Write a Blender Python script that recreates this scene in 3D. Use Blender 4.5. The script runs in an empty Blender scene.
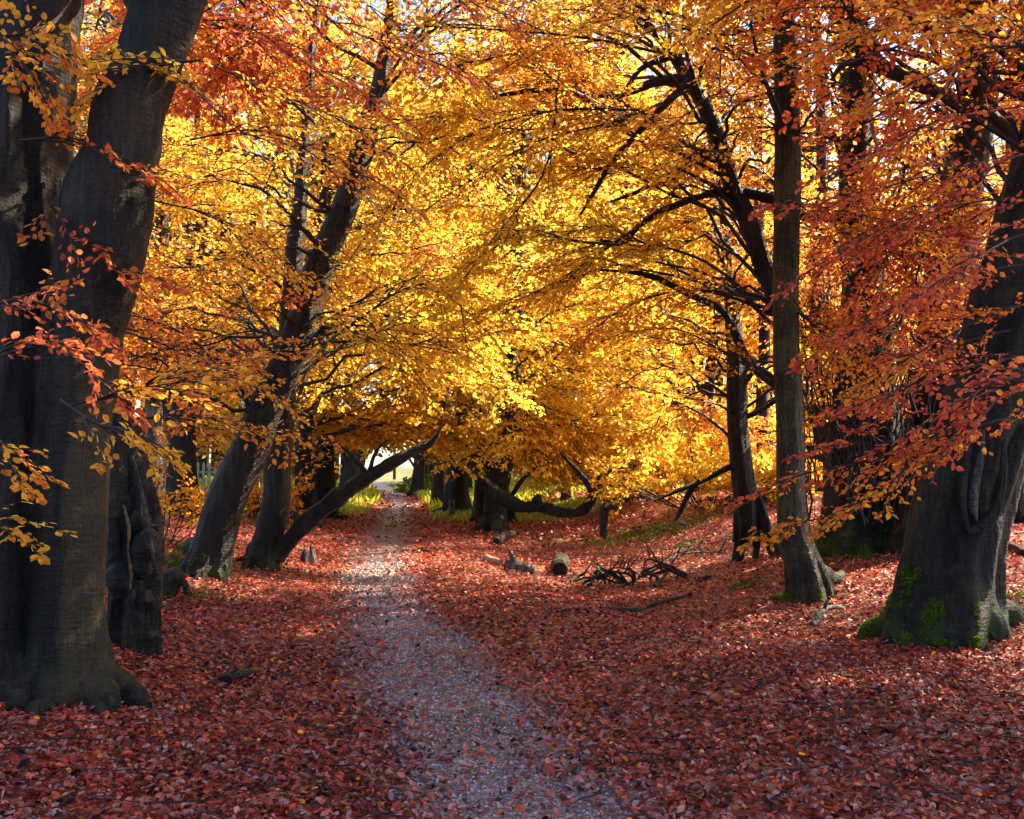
import bpy, math, random
import numpy as np
R = np.random.RandomState(11)
PI = math.pi
scene = bpy.context.scene
COL = scene.collection
SUN_AZ, SUN_EL = math.radians(62), math.radians(42)
SD = (math.sin(SUN_AZ) * math.cos(SUN_EL), math.cos(SUN_AZ) * math.cos(SUN_EL), math.sin(SUN_EL))
# ------------------------------------------------------------------ camera model
F, CX, CY, CAMH = 1004.0, 512.0, 409.5, 1.6
PITCH = math.atan((470 - 409.5) / F)
cp, sp_ = math.cos(PITCH), math.sin(PITCH)
def ray(px, py):
    u, v = (px - CX) / F, (CY - py) / F
    return np.array([u, cp - v * sp_, sp_ + v * cp])
def at(px, py, d):
    r = ray(px, py); return np.array([0, 0, CAMH]) + r * (d / r[1])
def project(P):
    P = np.atleast_2d(P); q = P - np.array([0, 0, CAMH])
    w = q[:, 1] * cp + q[:, 2] * sp_; v = -q[:, 1] * sp_ + q[:, 2] * cp
    w = np.where(w < .05, .05, w)
    return CX + F * q[:, 0] / w, CY - F * v / w, q[:, 1]
# ------------------------------------------------------------------ terrain
def sst(a, b, x):
    t = np.clip((x - a) / (b - a), 0, 1); return t * t * (3 - 2 * t)
_py = np.array([-20, 0, 4.6, 7, 9.4, 12.3, 16, 27, 46, 75, 110, 300])
_pxx = np.array([1.2, .62, .14, -.38, -.98, -1.56, -2.2, -3.25, -5.0, -8.9, -16, -60])
def pathx(y): return np.interp(y, _py, _pxx)
def wob(x, y):
    return (np.sin(x * 1.3 + y * .7) * .5 + np.sin(x * .6 - y * 1.1 + 1.3) * .6 + np.sin(x * 2.7 + y * 2.1 + .4) * .25
            + np.sin(-x * 3.9 + y * 3.1 + 2.) * .15)
MOUNDS = [(-3.3, 7.0, .13, .95), (-3.4, 9.3, .08, .6), (4.2, 9.6, .15, 1.0), (-4.4, 14.6, .10, .8), (-3.9, 15.8, .08, .8), (3.2, 11.0, .08, .5)]
def H(x, y):
    x = np.asarray(x, float); y = np.asarray(y, float)
    r = x - pathx(y)
    h = .50 * sst(1.6, 6.5, -r) * sst(2, 9, y) + .16 * sst(1.0, 3.0, -r)
    h = h + .60 * sst(4.2, 9, r) * sst(5, 12, y)
    h = h - .16 * sst(1.8, 3.2, r) * (1 - sst(3.6, 6.0, r)) * sst(9, 13, y) * (1 - sst(19, 24, y))
    h = h + .35 * sst(20.5, 24, y) * sst(5.0, 7., r) * (1 - sst(12, 20, y - 20))
    h = h + .035 * wob(x, y) * sst(.5, 2.2, np.abs(r)) + .02 * np.sin(y * .8 + x)
    h = h + .05 * sst(.6, 1.3, np.abs(r)) - .03
    for (mx_, my_, ma, mr_) in MOUNDS: h = h + ma * np.exp(-((x - mx_)**2 + (y - my_)**2) / mr_**2)
    h = h + 1.4 * sst(60, 160, y) + .8 * sst(14, 60, np.abs(r))
    return h
def hit(px, py):
    r = ray(px, py); lo = None
    for d in np.arange(2.5, 160, .08):
        p = np.array([0, 0, CAMH]) + r * (d / r[1])
        if p[2] <= float(H(p[0], p[1])): return p
    return at(px, py, 60)
# ------------------------------------------------------------------ mesh builder
class MB:
    def __init__(s): s.V = []; s.n = 0; s.F = []; s.A = []; s.M = []; s.S = []
    def add(s, V, Fc, hue=0., mat=0, smooth=True):
        V = np.asarray(V, np.float32).reshape(-1, 3); Fc = np.asarray(Fc, np.int64)
        if len(Fc) == 0: return
        s.V.append(V); s.F.append(Fc + s.n); s.n += len(V)
        m = len(Fc)
        s.A.append(np.broadcast_to(np.asarray(hue, np.float32), (m,)).copy())
        s.M.append(np.full(m, mat, np.int32)); s.S.append(np.full(m, smooth, bool))
    def mesh(s, name, mats, origin=(0, 0, 0)):
        me = bpy.data.meshes.new(name)
        V = np.concatenate(s.V) - np.asarray(origin, np.float32)
        loops = np.concatenate([f.ravel() for f in s.F])
        sizes = np.concatenate([np.full(len(f), f.shape[1], np.int64) for f in s.F])
        starts = np.concatenate([[0], np.cumsum(sizes)[:-1]])
        me.vertices.add(len(V)); me.vertices.foreach_set('co', V.astype(np.float32).ravel())
        me.loops.add(len(loops)); me.loops.foreach_set('vertex_index', loops.astype(np.int32))
        me.polygons.add(len(sizes)); me.polygons.foreach_set('loop_start', starts.astype(np.int32))
        me.polygons.foreach_set('material_index', np.concatenate(s.M))
        me.polygons.foreach_set('use_smooth', np.concatenate(s.S))
        for m in mats: me.materials.append(m)
        me.update(calc_edges=True)
        a = me.attributes.new('hue', 'FLOAT', 'FACE'); a.data.foreach_set('value', np.concatenate(s.A))
        return me
def link(name, me, parent=None, loc=(0, 0, 0)):
    o = bpy.data.objects.new(name, me); COL.objects.link(o)
    if parent is None: o.location = loc
    else: o.parent = parent
    return o
def thing(name, label, cat, loc, group=None):
    o = bpy.data.objects.new(name, None); COL.objects.link(o); o.location = [float(v) for v in loc]
    o.empty_display_size = .2
    o['label'] = label; o['category'] = cat
    if group: o['group'] = group
    return o
def tag(o, label, cat, group=None, kind=None):
    if label: o['label'] = label
    if cat: o['category'] = cat
    if group: o['group'] = group
    if kind: o['kind'] = kind
    return o
_T = np.random.RandomState(99).rand(4096)
def vnoise(P):
    i = np.floor(P).astype(np.int64); f = P - i; f = f * f * (3 - 2 * f); o = 0
    for a in (0, 1):
        for b in (0, 1):
            for c in (0, 1):
                h = ((i[:, 0] + a) * 73856093 ^ (i[:, 1] + b) * 19349663 ^ (i[:, 2] + c) * 83492791) & 4095
                w = (f[:, 0] if a else 1 - f[:, 0]) * (f[:, 1] if b else 1 - f[:, 1]) * (f[:, 2] if c else 1 - f[:, 2])
                o = o + w * _T[h]
    return o - .5
def bark_disp(P, k=1.):
    S = lambda a, b: vnoise(P * np.array([a, a, b]) + 50)
    rid = 1 - 2 * np.abs(S(9, 1.6)) ; rid2 = 1 - 2 * np.abs(S(22, 4.5))
    return k * (.06 * S(2.2, .8) + .035 * S(5, 1.6) + .014 * (rid - .7) + .006 * rid2 + .008 * S(4, 16) + .005 * S(45, 30))
def nrm(a): return a / np.maximum(np.linalg.norm(a, axis=-1, keepdims=True), 1e-9)
def tubes(mb, P, Rr, K=3, mat=0, RM=None, cap=False, hue=0.):
    P = np.asarray(P, float)
    if P.ndim == 2: P = P[None]; Rr = np.asarray(Rr, float)[None]; RM = None if RM is None else RM[None]
    N, M, _ = P.shape
    T = nrm(np.gradient(P, axis=1))
    ref = np.where(np.abs(T[:, :1, 2:3]) > .75, np.array([[[0, 1., 0]]]), np.array([[[0, 0, 1.]]]))
    A = nrm(np.cross(T, np.broadcast_to(ref, T.shape))); B = np.cross(T, A)
    th = np.linspace(0, 2 * PI, K, endpoint=False)
    r = np.asarray(Rr)[:, :, None] * np.ones(K) if RM is None else np.asarray(Rr)[:, :, None] * RM
    V = P[:, :, None] + r[..., None] * (A[:, :, None] * np.cos(th)[:, None] + B[:, :, None] * np.sin(th)[:, None])
    i = np.arange(M - 1)[:, None]; k = np.arange(K)[None]; k2 = (k + 1) % K
    f = np.stack([i * K + k, i * K + k2, (i + 1) * K + k2, (i + 1) * K + k], -1).reshape(-1, 4)
    Fc = (f[None] + (np.arange(N) * M * K)[:, None, None]).reshape(-1, 4)
    mb.add(V.reshape(-1, 3), Fc, hue, mat)
    if cap:
        for n in range(N):
            for row, rev in ((0, False), (M - 1, True)):
                ring = V[n, row]; c = ring.mean(0)
                VV = np.vstack([ring, c]); idx = np.arange(K)
                tri = np.stack([idx, (idx + 1) % K, np.full(K, K)], -1)
                if not rev: tri = tri[:, ::-1]
                mb.add(VV, tri, 1., mat, smooth=False)
def cat_rom(C, M):
    C = np.asarray(C, float); n = len(C)
    seg = np.concatenate([[0], np.cumsum(np.linalg.norm(np.diff(C[:, :3], axis=0), axis=1) + 1e-6)])
    t = np.linspace(0, seg[-1], M); out = np.zeros((M, C.shape[1]))
    tan = np.gradient(C, seg, axis=0)
    j = np.clip(np.searchsorted(seg, t, side='right') - 1, 0, n - 2)
    h = (seg[j + 1] - seg[j]); u = ((t - seg[j]) / h)[:, None]; h = h[:, None]
    out = ((2 * u**3 - 3 * u**2 + 1) * C[j] + (u**3 - 2 * u**2 + u) * h * tan[j]
           + (-2 * u**3 + 3 * u**2) * C[j + 1] + (u**3 - u**2) * h * tan[j + 1])
    return out
def pxpts(lst, d=None):
    """[(px, py, d, half width in px)] -> x,y,z,r"""
    out = []
    for q in lst:
        if len(q) == 3: px, py, hw = q; dd = d
        else: px, py, dd, hw = q
        p = at(px, py, dd); out.append([*p, hw * dd / F])
    return np.array(out)
def trunk_shape(mb, C, K=36, M=60, flute=.10, flare=.5, fh=.5, seed=0, mat=0, rough=.02, cap=False, grooves=()):
    rs = np.random.RandomState(seed)
    S = cat_rom(C, M); P = S[:, :3].copy(); r = np.maximum(S[:, 3], .004)
    s = np.concatenate([[0], np.cumsum(np.linalg.norm(np.diff(P, axis=0), axis=1))])
    th = np.linspace(0, 2 * PI, K, endpoint=False)[None]; ss = s[:, None]
    RM = np.ones((M, K))
    nl = rs.randint(4, 7); lobe = np.cos(nl * th + rs.rand() * 6 + .25 * ss) * .6 + np.cos((nl + 3) * th + rs.rand() * 6 - .15 * ss) * .4
    base = np.exp(-ss / fh)
    RM += flare * base * (.45 + 1.15 * lobe + .35 * np.cos((nl * 2 + 1) * th + rs.rand() * 6))
    for (t0, wd_, dp, s0, s1) in grooves:
        dth = (th - math.radians(t0) + PI) % (2 * PI) - PI
        RM -= dp * np.exp(-(dth / math.radians(wd_))**2) * sst(s0, s0 + .25, ss) * (1 - sst(s1 - .35, s1, ss))
    for k in (2, 3, 5, 7, 11):
        RM += flute * (1.2 / k) * np.cos(k * th + rs.rand() * 6 + (rs.rand() - .5) * 1.2 * ss) * (.6 + .4 * np.sin(ss * (1 + rs.rand()) + rs.rand() * 6))
    for k in (9, 14, 17):
        RM += rough * np.cos(k * th + np.sin(ss * 2.3 + rs.rand() * 6) * 1.3) * np.sin(ss * (3 + 4 * rs.rand()) + rs.rand() * 6)
    wv = .08 * r.mean()
    P[:, 0] += wv * np.sin(s * 1.7 + rs.rand() * 6); P[:, 1] += wv * np.sin(s * 1.3 + rs.rand() * 6)
    tubes(mb, P, r, K, mat, RM, True)
    return P, r
# ------------------------------------------------------------------ leaves
def leaf_mesh(mb, B, D, N, size, hue, fine, mat=1, wide=.62):
    D = nrm(D); S = nrm(np.cross(D, N)); U = np.cross(S, D)
    s = size[:, None]; w = s * wide * .5
    n = len(B)
    if fine:
        f = .16
        V = np.stack([B, B + D * s * .32 + S * w * .88 + U * w * f, B + D * s * .66 + S * w * .86 + U * w * f, B + D * s - U * s * .06,
                      B + D * s * .66 - S * w * .86 + U * w * f, B + D * s * .32 - S * w * .88 + U * w * f], 1)
        o = np.arange(n)[:, None] * 6
        Fc = np.stack([o + np.array([0, 1, 2, 3]), o + np.array([0, 3, 4, 5])], 1).reshape(-1, 4)
        mb.add(V.reshape(-1, 3), Fc, np.repeat(hue, 2), mat, smooth=False)
    else:
        V = np.stack([B, B + D * s * .5 + S * w, B + D * s, B + D * s * .5 - S * w], 1)
        Fc = np.arange(n * 4).reshape(-1, 4)
        mb.add(V.reshape(-1, 3), Fc, hue, mat, smooth=False)
def sprays(mb, P0, D, L, hue, ls, fine=False, nside=7, nl=5, jit=.45, twig=True, droop=.18, hv=.08):
    P0 = np.asarray(P0, float); N = len(P0)
    if N == 0: return
    D = nrm(np.asarray(D, float)); L = np.asarray(L, float)[:, None]; hue = np.asarray(hue, float); ls = np.asarray(ls, float)
    up = nrm(np.array([0, 0, 1.]) + R.normal(0, .35, (N, 3)))
    S = nrm(np.cross(D, up)); U = np.cross(S, D); bend = R.normal(0, .1, (N, 1))
    def main(t):
        t = np.asarray(t)
        t = t[None, :, None]
        q = P0[:, None] + D[:, None] * L[:, None] * t + S[:, None] * (bend * L)[:, None] * t * t
        q[..., 2] -= (droop * L[:, None, :, ] * t * t)[..., 0]
        return q
    if twig:
        rr = (.005 + .005 * L) * np.linspace(1, .25, 4)[None]
        tubes(mb, main(np.linspace(0, 1, 4)), rr, 3, 0)
    # leaves along the leader
    LB, LD, LN, LH, LS = [], [], [], [], []
    def put(b, d, nr, k):
        n = len(b); LB.append(b); LD.append(d); LN.append(nrm(nr + R.normal(0, jit, (n, 3))))
        LH.append(hue + R.normal(0, hv, n)); LS.append(ls * R.uniform(.5, 1.2, n))
    for i in range(nl + 2):
        t = .25 + .75 * (i + .5) / (nl + 2); sg = 1 if i % 2 else -1
        b = main(np.array([t]))[:, 0]
        put(b, D * .7 + S * sg * .7 + R.normal(0, .25, (N, 3)) + [0, 0, -.2], U, i)
    for j in range(nside):
        t = .08 + .86 * (j + .5) / nside; sg = 1 if j % 2 else -1
        b = main(np.array([t]))[:, 0]
        dr = nrm(D * .75 + S * sg * .75 + U * R.normal(0, .16, (N, 1)) + R.normal(0, .12, (N, 3)))
        ln = L * .52 * (1.12 - t) * R.uniform(.7, 1.25, (N, 1))
        if twig:
            e = b + dr * ln; e[:, 2] -= .08 * ln[:, 0]
            tubes(mb, np.stack([b, (b + e) / 2 + [0, 0, .01], e], 1), np.array([[.003, .0025, .0015]]) * (.6 + .5 * L), 3, 0)
        pr = nrm(np.cross(dr, U))
        for i in range(nl):
            u = (i + .7) / nl; s2 = 1 if i % 2 else -1
            q = b + dr * ln * u; q[:, 2] -= .08 * ln[:, 0] * u * u
            put(q, dr * .75 + pr * s2 * .65 + R.normal(0, .25, (N, 3)) + [0, 0, -.22], U, i)
    leaf_mesh(mb, np.concatenate(LB), np.concatenate(LD), np.concatenate(LN), np.concatenate(LS), np.concatenate(LH), fine)
def lowfreq(P, s=.35, ph=0.):
    return (np.sin(P[:, 0] * s * 1.7 + P[:, 2] * s * 2.3 + ph) + np.sin(P[:, 1] * s * 1.3 - P[:, 2] * s * 1.9 + P[:, 0] * s + 2.1 * ph + 1.)
            + np.sin(P[:, 0] * s * 3.1 - P[:, 1] * s * 2.2 + P[:, 2] * s * 3.7 + ph * 3)) / 3
# windows of clear air in front of things that stand free in the photograph: (x0, x1, y0, y1, up to depth, keep)
CLEAR = [(0, 120, 380, 720, 8.5, .0), (120, 560, 455, 700, 26, .0), (560, 720, 515, 700, 30, .0), (870, 1024, 440, 700, 10, .02),
         (700, 870, 500, 700, 15, .0), (178, 300, 420, 590, 15.5, .0), (0, 1024, 545, 900, 60, .0), (765, 810, 25, 600, 13, .06),
         (335, 440, 440, 560, 70, .0), (440, 520, 462, 560, 45, .0), (0, 100, 0, 400, 6.9, .15), (100, 200, 0, 300, 6.9, .2),
         (940, 1024, 330, 640, 10, .1), (715, 765, 380, 600, 17, .15), (225, 290, 400, 450, 15.5, .25), (520, 615, 468, 540, 28, .1),
         (690, 775, 60, 290, 13.6, .12), (640, 700, 30, 110, 13.6, .25), (825, 885, 20, 175, 14, .15), (835, 1000, 60, 135, 11.4, .3), (820, 930, 240, 420, 12, .35), (955, 1003, 20, 200, 14, .25), (800,960,470,600,30,.05)]
def cull(P, out_keep=.3, exempt=False):
    """returns keep mask and 'outside the frame' mask"""
    px, py, d = project(P)
    keep = np.ones(len(P), bool)
    for x0, x1, y0, y1, dm, k in CLEAR:
        m = (px > x0) & (px < x1) & (py > y0) & (py < y1) & (d < dm)
        keep &= ~(m & (R.rand(len(P)) > k))
    keep &= ~((np.linalg.norm(P - np.array([0, 0, CAMH]), axis=1) < 4.6))
    keep &= P[:, 2] > H(P[:, 0], P[:, 1]) + .35
    out_ = (px < -170) | (px > 1194) | (py < -140) | (d < 1)
    # the opening in the canopy through which the sun reaches the middle of the glade
    s_ = np.maximum(P[:, 2] - 5, 0) / SD[2]; qx = P[:, 0] - s_ * SD[0]; qy = P[:, 1] - s_ * SD[1]
    gap = (((qx + 1) / 9)**2 + ((qy - 22) / 11)**2 < 1) & (P[:, 2] > 7.5)
    keep &= ~(gap & (R.rand(len(P)) > np.where(out_, .03, .30)))
    out = (px < -170) | (px > 1194) | (py < -140) | (d < 1)
    keep &= ~(out & (R.rand(len(P)) > out_keep))
    return keep, out
def crown(mb, attach, n_limb, per, center, ext, hue, ls, L=(.8, 1.7), fine=False, seed=0, r0=.034, hvar=.12, out_keep=.1, nside=7, nl=5, targets=None, shell=.35, limb_r_far=False):
    """limbs run from the stem out into an ellipsoid, sprays leave them on both sides"""
    global R
    Rb = R; R = np.random.RandomState(seed + 500)
    attach = np.asarray(attach); center = np.asarray(center, float); ext = np.asarray(ext, float)
    SP, SD, SL, SH = [], [], [], []
    for k in range(n_limb):
        a = attach[R.randint(len(attach))]
        if targets is not None and k < len(targets): e = np.asarray(targets[k], float)
        else:
            v = R.normal(0, 1, 3); v /= np.linalg.norm(v); v *= R.uniform(shell, 1) ** .5
            e = center + v * ext
        g = max(float(H(e[0], e[1])) + .7, 0.7); e[2] = max(e[2], g)
        # start: attach point not much higher than the end
        dz = np.abs(attach[:, 2] - (e[2] - .35 * np.linalg.norm(attach[:, :2] - e[:2], axis=1)))
        a = attach[np.argsort(dz)[min(R.randint(7), len(attach) - 1)]]
        ln = np.linalg.norm(e - a)
        m1 = a + (e - a) * .33 + [0, 0, .14 * ln] + R.normal(0, .05 * ln, 3); m2 = a + (e - a) * .7 + [0, 0, .12 * ln] + R.normal(0, .06 * ln, 3)
        C = np.array([[*a, r0], [*m1, r0 * .62], [*m2, r0 * .34], [*e, .008]])
        M = 14; S = cat_rom(C, M); S[1:-1, :3] += R.normal(0, .012 * ln, (M - 2, 3))
        tubes(mb, S[:, :3], np.maximum(S[:, 3], .006), 5, 0)
        n = max(3, int(per * ln / 4)); t = R.uniform(.28, 1, n) ** .8; t[-1] = 1
        idx = t * (M - 1); i0 = np.minimum(idx.astype(int), M - 2); fr = (idx - i0)[:, None]
        P = S[i0, :3] * (1 - fr) + S[i0 + 1, :3] * fr; T = nrm(S[i0 + 1, :3] - S[i0, :3])
        sd = nrm(np.cross(T, [0, 0, 1.])) * np.where(R.rand(n) < .5, 1, -1)[:, None]
        D = nrm(T * R.uniform(.3, 1.2, (n, 1)) + sd * R.uniform(.2, 1.1, (n, 1)) + np.stack([np.zeros(n), np.zeros(n), R.normal(-.02, .3, n)], 1))
        SP.append(P); SD.append(D); SL.append(R.uniform(L[0], L[1], n) * np.clip(1.15 - .45 * t, .5, 1)); 
        SH.append(np.full(n, hue + R.normal(0, hvar * .6)))
    P = np.concatenate(SP); D = np.concatenate(SD); Ls = np.concatenate(SL); Hh = np.concatenate(SH)
    kp, out = cull(P + D * Ls[:, None] * .5, out_keep)
    P, D, Ls, Hh, out = P[kp], D[kp], Ls[kp], Hh[kp], out[kp]
    if len(P):
        Hh = Hh + hvar * lowfreq(P, .8, seed) * 1.1
        i = ~out
        sprays(mb, P[i], D[i], Ls[i], Hh[i], np.full(i.sum(), ls), fine, nside, nl)
        i = out
        if i.sum(): sprays(mb, P[i], D[i], Ls[i] * 1.3, Hh[i], np.full(i.sum(), ls * 2.0), False, 5, 4, twig=False)
    R = Rb
# ------------------------------------------------------------------ materials
def newmat(name):
    m = bpy.data.materials.new(name); m.use_nodes = True; nt = m.node_tree; nt.nodes.clear()
    return m, nt, nt.nodes, nt.links
def N_(ns, t, **kw):
    n = ns.new(t)
    for k, v in kw.items():
        if k.startswith('i_'): n.inputs[k[2:].replace('_', ' ')].default_value = v
        else: setattr(n, k, v)
    return n
def ramp(ns, stops, interp='LINEAR'):
    r = ns.new('ShaderNodeValToRGB'); r.color_ramp.interpolation = interp
    el = r.color_ramp.elements
    while len(el) < len(stops): el.new(.5)
    for e, (p, c) in zip(el, stops): e.position = p; e.color = (*c, 1)
    return r
def leaf_mat(name, stops, trans=.55, rough=.45, spec=.35, tboost=1.0):
    m, nt, ns, ln = newmat(name)
    at_ = N_(ns, 'ShaderNodeAttribute', attribute_name='hue')
    rp = ramp(ns, stops); ln.new(at_.outputs['Fac'], rp.inputs[0])
    ge = ns.new('ShaderNodeNewGeometry')
    hs = ns.new('ShaderNodeHueSaturation'); ln.new(rp.outputs[0], hs.inputs['Color'])
    mr = N_(ns, 'ShaderNodeMapRange'); mr.inputs['To Min'].default_value = .62; mr.inputs['To Max'].default_value = 1.25
    ln.new(ge.outputs['Random Per Island'], mr.inputs['Value']); ln.new(mr.outputs[0], hs.inputs['Value'])
    tc = ns.new('ShaderNodeTexCoord'); nb = N_(ns, 'ShaderNodeTexNoise', i_Scale=55., i_Detail=3.); ln.new(tc.outputs['Object'], nb.inputs['Vector'])
    rb = ramp(ns, [(.5, (1, 1, 1)), (.68, (.52, .38, .30))]); ln.new(nb.outputs['Fac'], rb.inputs[0])
    mm = N_(ns, 'ShaderNodeMix', data_type='RGBA', blend_type='MULTIPLY'); mm.inputs[0].default_value = 1.; ln.new(hs.outputs[0], mm.inputs[6]); ln.new(rb.outputs[0], mm.inputs[7])
    class _o: outputs = [mm.outputs[2]]
    hs = _o
    pb = ns.new('ShaderNodeBsdfPrincipled'); ln.new(hs.outputs[0], pb.inputs['Base Color'])
    pb.inputs['Roughness'].default_value = rough; pb.inputs['Specular IOR Level'].default_value = spec
    tr = ns.new('ShaderNodeBsdfTranslucent')
    gm = N_(ns, 'ShaderNodeGamma'); gm.inputs[1].default_value = 1.0 / tboost
    ln.new(hs.outputs[0], gm.inputs[0]); ln.new(gm.outputs[0], tr.inputs['Color'])
    mx = ns.new('ShaderNodeMixShader'); mx.inputs[0].default_value = trans
    ln.new(pb.outputs[0], mx.inputs[1]); ln.new(tr.outputs[0], mx.inputs[2])
    out = ns.new('ShaderNodeOutputMaterial'); ln.new(mx.outputs[0], out.inputs[0])
    return m
LEAFCOL = [(0, (.26, .022, .02)), (.25, (.60, .075, .03)), (.42, (.80, .13, .02)), (.6, (.88, .29, .015)), (.8, (.96, .46, .015)), (1, (.98, .66, .03))]
M_leaf = leaf_mat('beech_leaf', LEAFCOL, .66, tboost=1.55)
M_litter = leaf_mat('fallen_leaf', [(0, (.022, .008, .011)), (.2, (.09, .015, .013)), (.45, (.44, .042, .018)), (.65, (.62, .10, .03)), (.8, (.33, .19, .20)), (1, (.85, .28, .025))], .15, .5, .32)
M_green = leaf_mat('green_blade', [(0, (.05, .12, .01)), (.5, (.25, .40, .03)), (1, (.62, .62, .05))], .5)
def bark_mat(name, c0, c1, c2, moss=.0, mossh=1.2, streak=8., mosscol=(.045, .085, .008), bump=1., band=None):
    m, nt, ns, ln = newmat(name)
    tc = ns.new('ShaderNodeTexCoord'); mp = ns.new('ShaderNodeMapping'); mp.inputs['Scale'].default_value = (1, 1, .16)
    ln.new(tc.outputs['Object'], mp.inputs['Vector'])
    n1 = N_(ns, 'ShaderNodeTexNoise', i_Scale=streak * 1.8, i_Detail=9., i_Roughness=.65); ln.new(mp.outputs[0], n1.inputs['Vector'])
    n2 = N_(ns, 'ShaderNodeTexNoise', i_Scale=1.6, i_Detail=5.); ln.new(tc.outputs['Object'], n2.inputs['Vector'])
    n3 = N_(ns, 'ShaderNodeTexNoise', i_Scale=38., i_Detail=6., i_Roughness=.7); ln.new(tc.outputs['Object'], n3.inputs['Vector'])
    ad = N_(ns, 'ShaderNodeMath', operation='ADD'); ln.new(n1.outputs['Fac'], ad.inputs[0])
    mu = N_(ns, 'ShaderNodeMath', operation='MULTIPLY_ADD'); ln.new(n2.outputs['Fac'], mu.inputs[0]); mu.inputs[1].default_value = 1.0; mu.inputs[2].default_value = -.5
    ln.new(mu.outputs[0], ad.inputs[1])
    m3 = N_(ns, 'ShaderNodeMath', operation='MULTIPLY_ADD'); ln.new(n3.outputs['Fac'], m3.inputs[0]); m3.inputs[1].default_value = .7; m3.inputs[2].default_value = -.35
    mw = ns.new('ShaderNodeMapping'); mw.inputs['Scale'].default_value = (7, 7, 48); ln.new(tc.outputs['Object'], mw.inputs['Vector'])
    nw = N_(ns, 'ShaderNodeTexNoise', i_Scale=1., i_Detail=4.); ln.new(mw.outputs[0], nw.inputs['Vector'])
    m4 = N_(ns, 'ShaderNodeMath', operation='MULTIPLY_ADD'); ln.new(nw.outputs['Fac'], m4.inputs[0]); m4.inputs[1].default_value = .22; ln.new(m3.outputs[0], m4.inputs[2])
    m5 = N_(ns, 'ShaderNodeMath', operation='ADD'); ln.new(ad.outputs[0], m5.inputs[0]); ln.new(m4.outputs[0], m5.inputs[1]); m6 = N_(ns, 'ShaderNodeMath', operation='SUBTRACT'); ln.new(m5.outputs[0], m6.inputs[0]); m6.inputs[1].default_value = .11; ad = m6
    rp = ramp(ns, [(.33, c0), (.5, c1), (.66, c2)]); ln.new(ad.outputs[0], rp.inputs[0])
    col = rp.outputs[0]
    # moss and algae patches near the foot
    sx = ns.new('ShaderNodeSeparateXYZ'); ln.new(tc.outputs['Object'], sx.inputs[0])
    mr = N_(ns, 'ShaderNodeMapRange'); mr.inputs['From Min'].default_value = 0; mr.inputs['From Max'].default_value = mossh
    mr.inputs['To Min'].default_value = moss; mr.inputs['To Max'].default_value = 0; ln.new(sx.outputs['Z'], mr.inputs['Value'])
    n4 = N_(ns, 'ShaderNodeTexNoise', i_Scale=3.2, i_Detail=6., i_Roughness=.7); ln.new(tc.outputs['Object'], n4.inputs['Vector'])
    a2 = N_(ns, 'ShaderNodeMath', operation='ADD'); ln.new(n4.outputs['Fac'], a2.inputs[0]); ln.new(mr.outputs[0], a2.inputs[1])
    r2 = ramp(ns, [(.66, (0, 0, 0)), (.85, (1, 1, 1))]); ln.new(a2.outputs[0], r2.inputs[0])
    mx = N_(ns, 'ShaderNodeMix', data_type='RGBA'); ln.new(r2.outputs[0], mx.inputs[0]); ln.new(col, mx.inputs[6]); mx.inputs[7].default_value = (*mosscol, 1)
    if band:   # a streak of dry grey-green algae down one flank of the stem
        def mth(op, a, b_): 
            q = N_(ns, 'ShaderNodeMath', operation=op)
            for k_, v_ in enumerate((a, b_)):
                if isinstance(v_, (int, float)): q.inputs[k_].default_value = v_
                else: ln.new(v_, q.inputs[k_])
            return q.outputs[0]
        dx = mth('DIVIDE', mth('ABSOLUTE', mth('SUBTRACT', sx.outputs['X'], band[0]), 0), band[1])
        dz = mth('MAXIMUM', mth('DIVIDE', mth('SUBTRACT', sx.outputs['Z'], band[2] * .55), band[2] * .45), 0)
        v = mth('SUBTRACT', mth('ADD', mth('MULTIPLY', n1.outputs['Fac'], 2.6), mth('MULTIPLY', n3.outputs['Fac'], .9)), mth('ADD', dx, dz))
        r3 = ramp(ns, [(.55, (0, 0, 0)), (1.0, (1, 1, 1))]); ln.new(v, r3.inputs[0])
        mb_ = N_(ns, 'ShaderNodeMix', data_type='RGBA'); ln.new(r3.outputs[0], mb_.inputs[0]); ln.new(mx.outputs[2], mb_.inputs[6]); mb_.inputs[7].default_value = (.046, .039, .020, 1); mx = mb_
    pb = ns.new('ShaderNodeBsdfPrincipled'); ln.new(mx.outputs[2], pb.inputs['Base Color']); pb.inputs['Roughness'].default_value = .58
    pb.inputs['Specular IOR Level'].default_value = .35
    bh = N_(ns, 'ShaderNodeMath', operation='MULTIPLY_ADD'); ln.new(n3.outputs['Fac'], bh.inputs[0]); bh.inputs[1].default_value = .35; bw = N_(ns, 'ShaderNodeMath', operation='MULTIPLY_ADD'); ln.new(nw.outputs['Fac'], bw.inputs[0]); bw.inputs[1].default_value = .28; ln.new(n1.outputs['Fac'], bw.inputs[2]); ln.new(bw.outputs[0], bh.inputs[2])
    bp = N_(ns, 'ShaderNodeBump'); bp.inputs['Strength'].default_value = bump; bp.inputs['Distance'].default_value = .14
    ln.new(bh.outputs[0], bp.inputs['Height']); ln.new(bp.outputs[0], pb.inputs['Normal'])
    out = ns.new('ShaderNodeOutputMaterial'); ln.new(pb.outputs[0], out.inputs[0])
    return m
M_bark = bark_mat('beech_bark', (.0018, .0016, .0024), (.005, .0045, .0055), (.028, .023, .020), .16, 1.5)
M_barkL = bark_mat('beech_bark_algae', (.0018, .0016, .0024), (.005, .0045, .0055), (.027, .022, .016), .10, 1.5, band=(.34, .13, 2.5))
M_barkM = bark_mat('beech_bark_mossy', (.002, .0025, .0025), (.007, .009, .008), (.028, .034, .022), .26, .8, mosscol=(.035, .075, .006))
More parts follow.
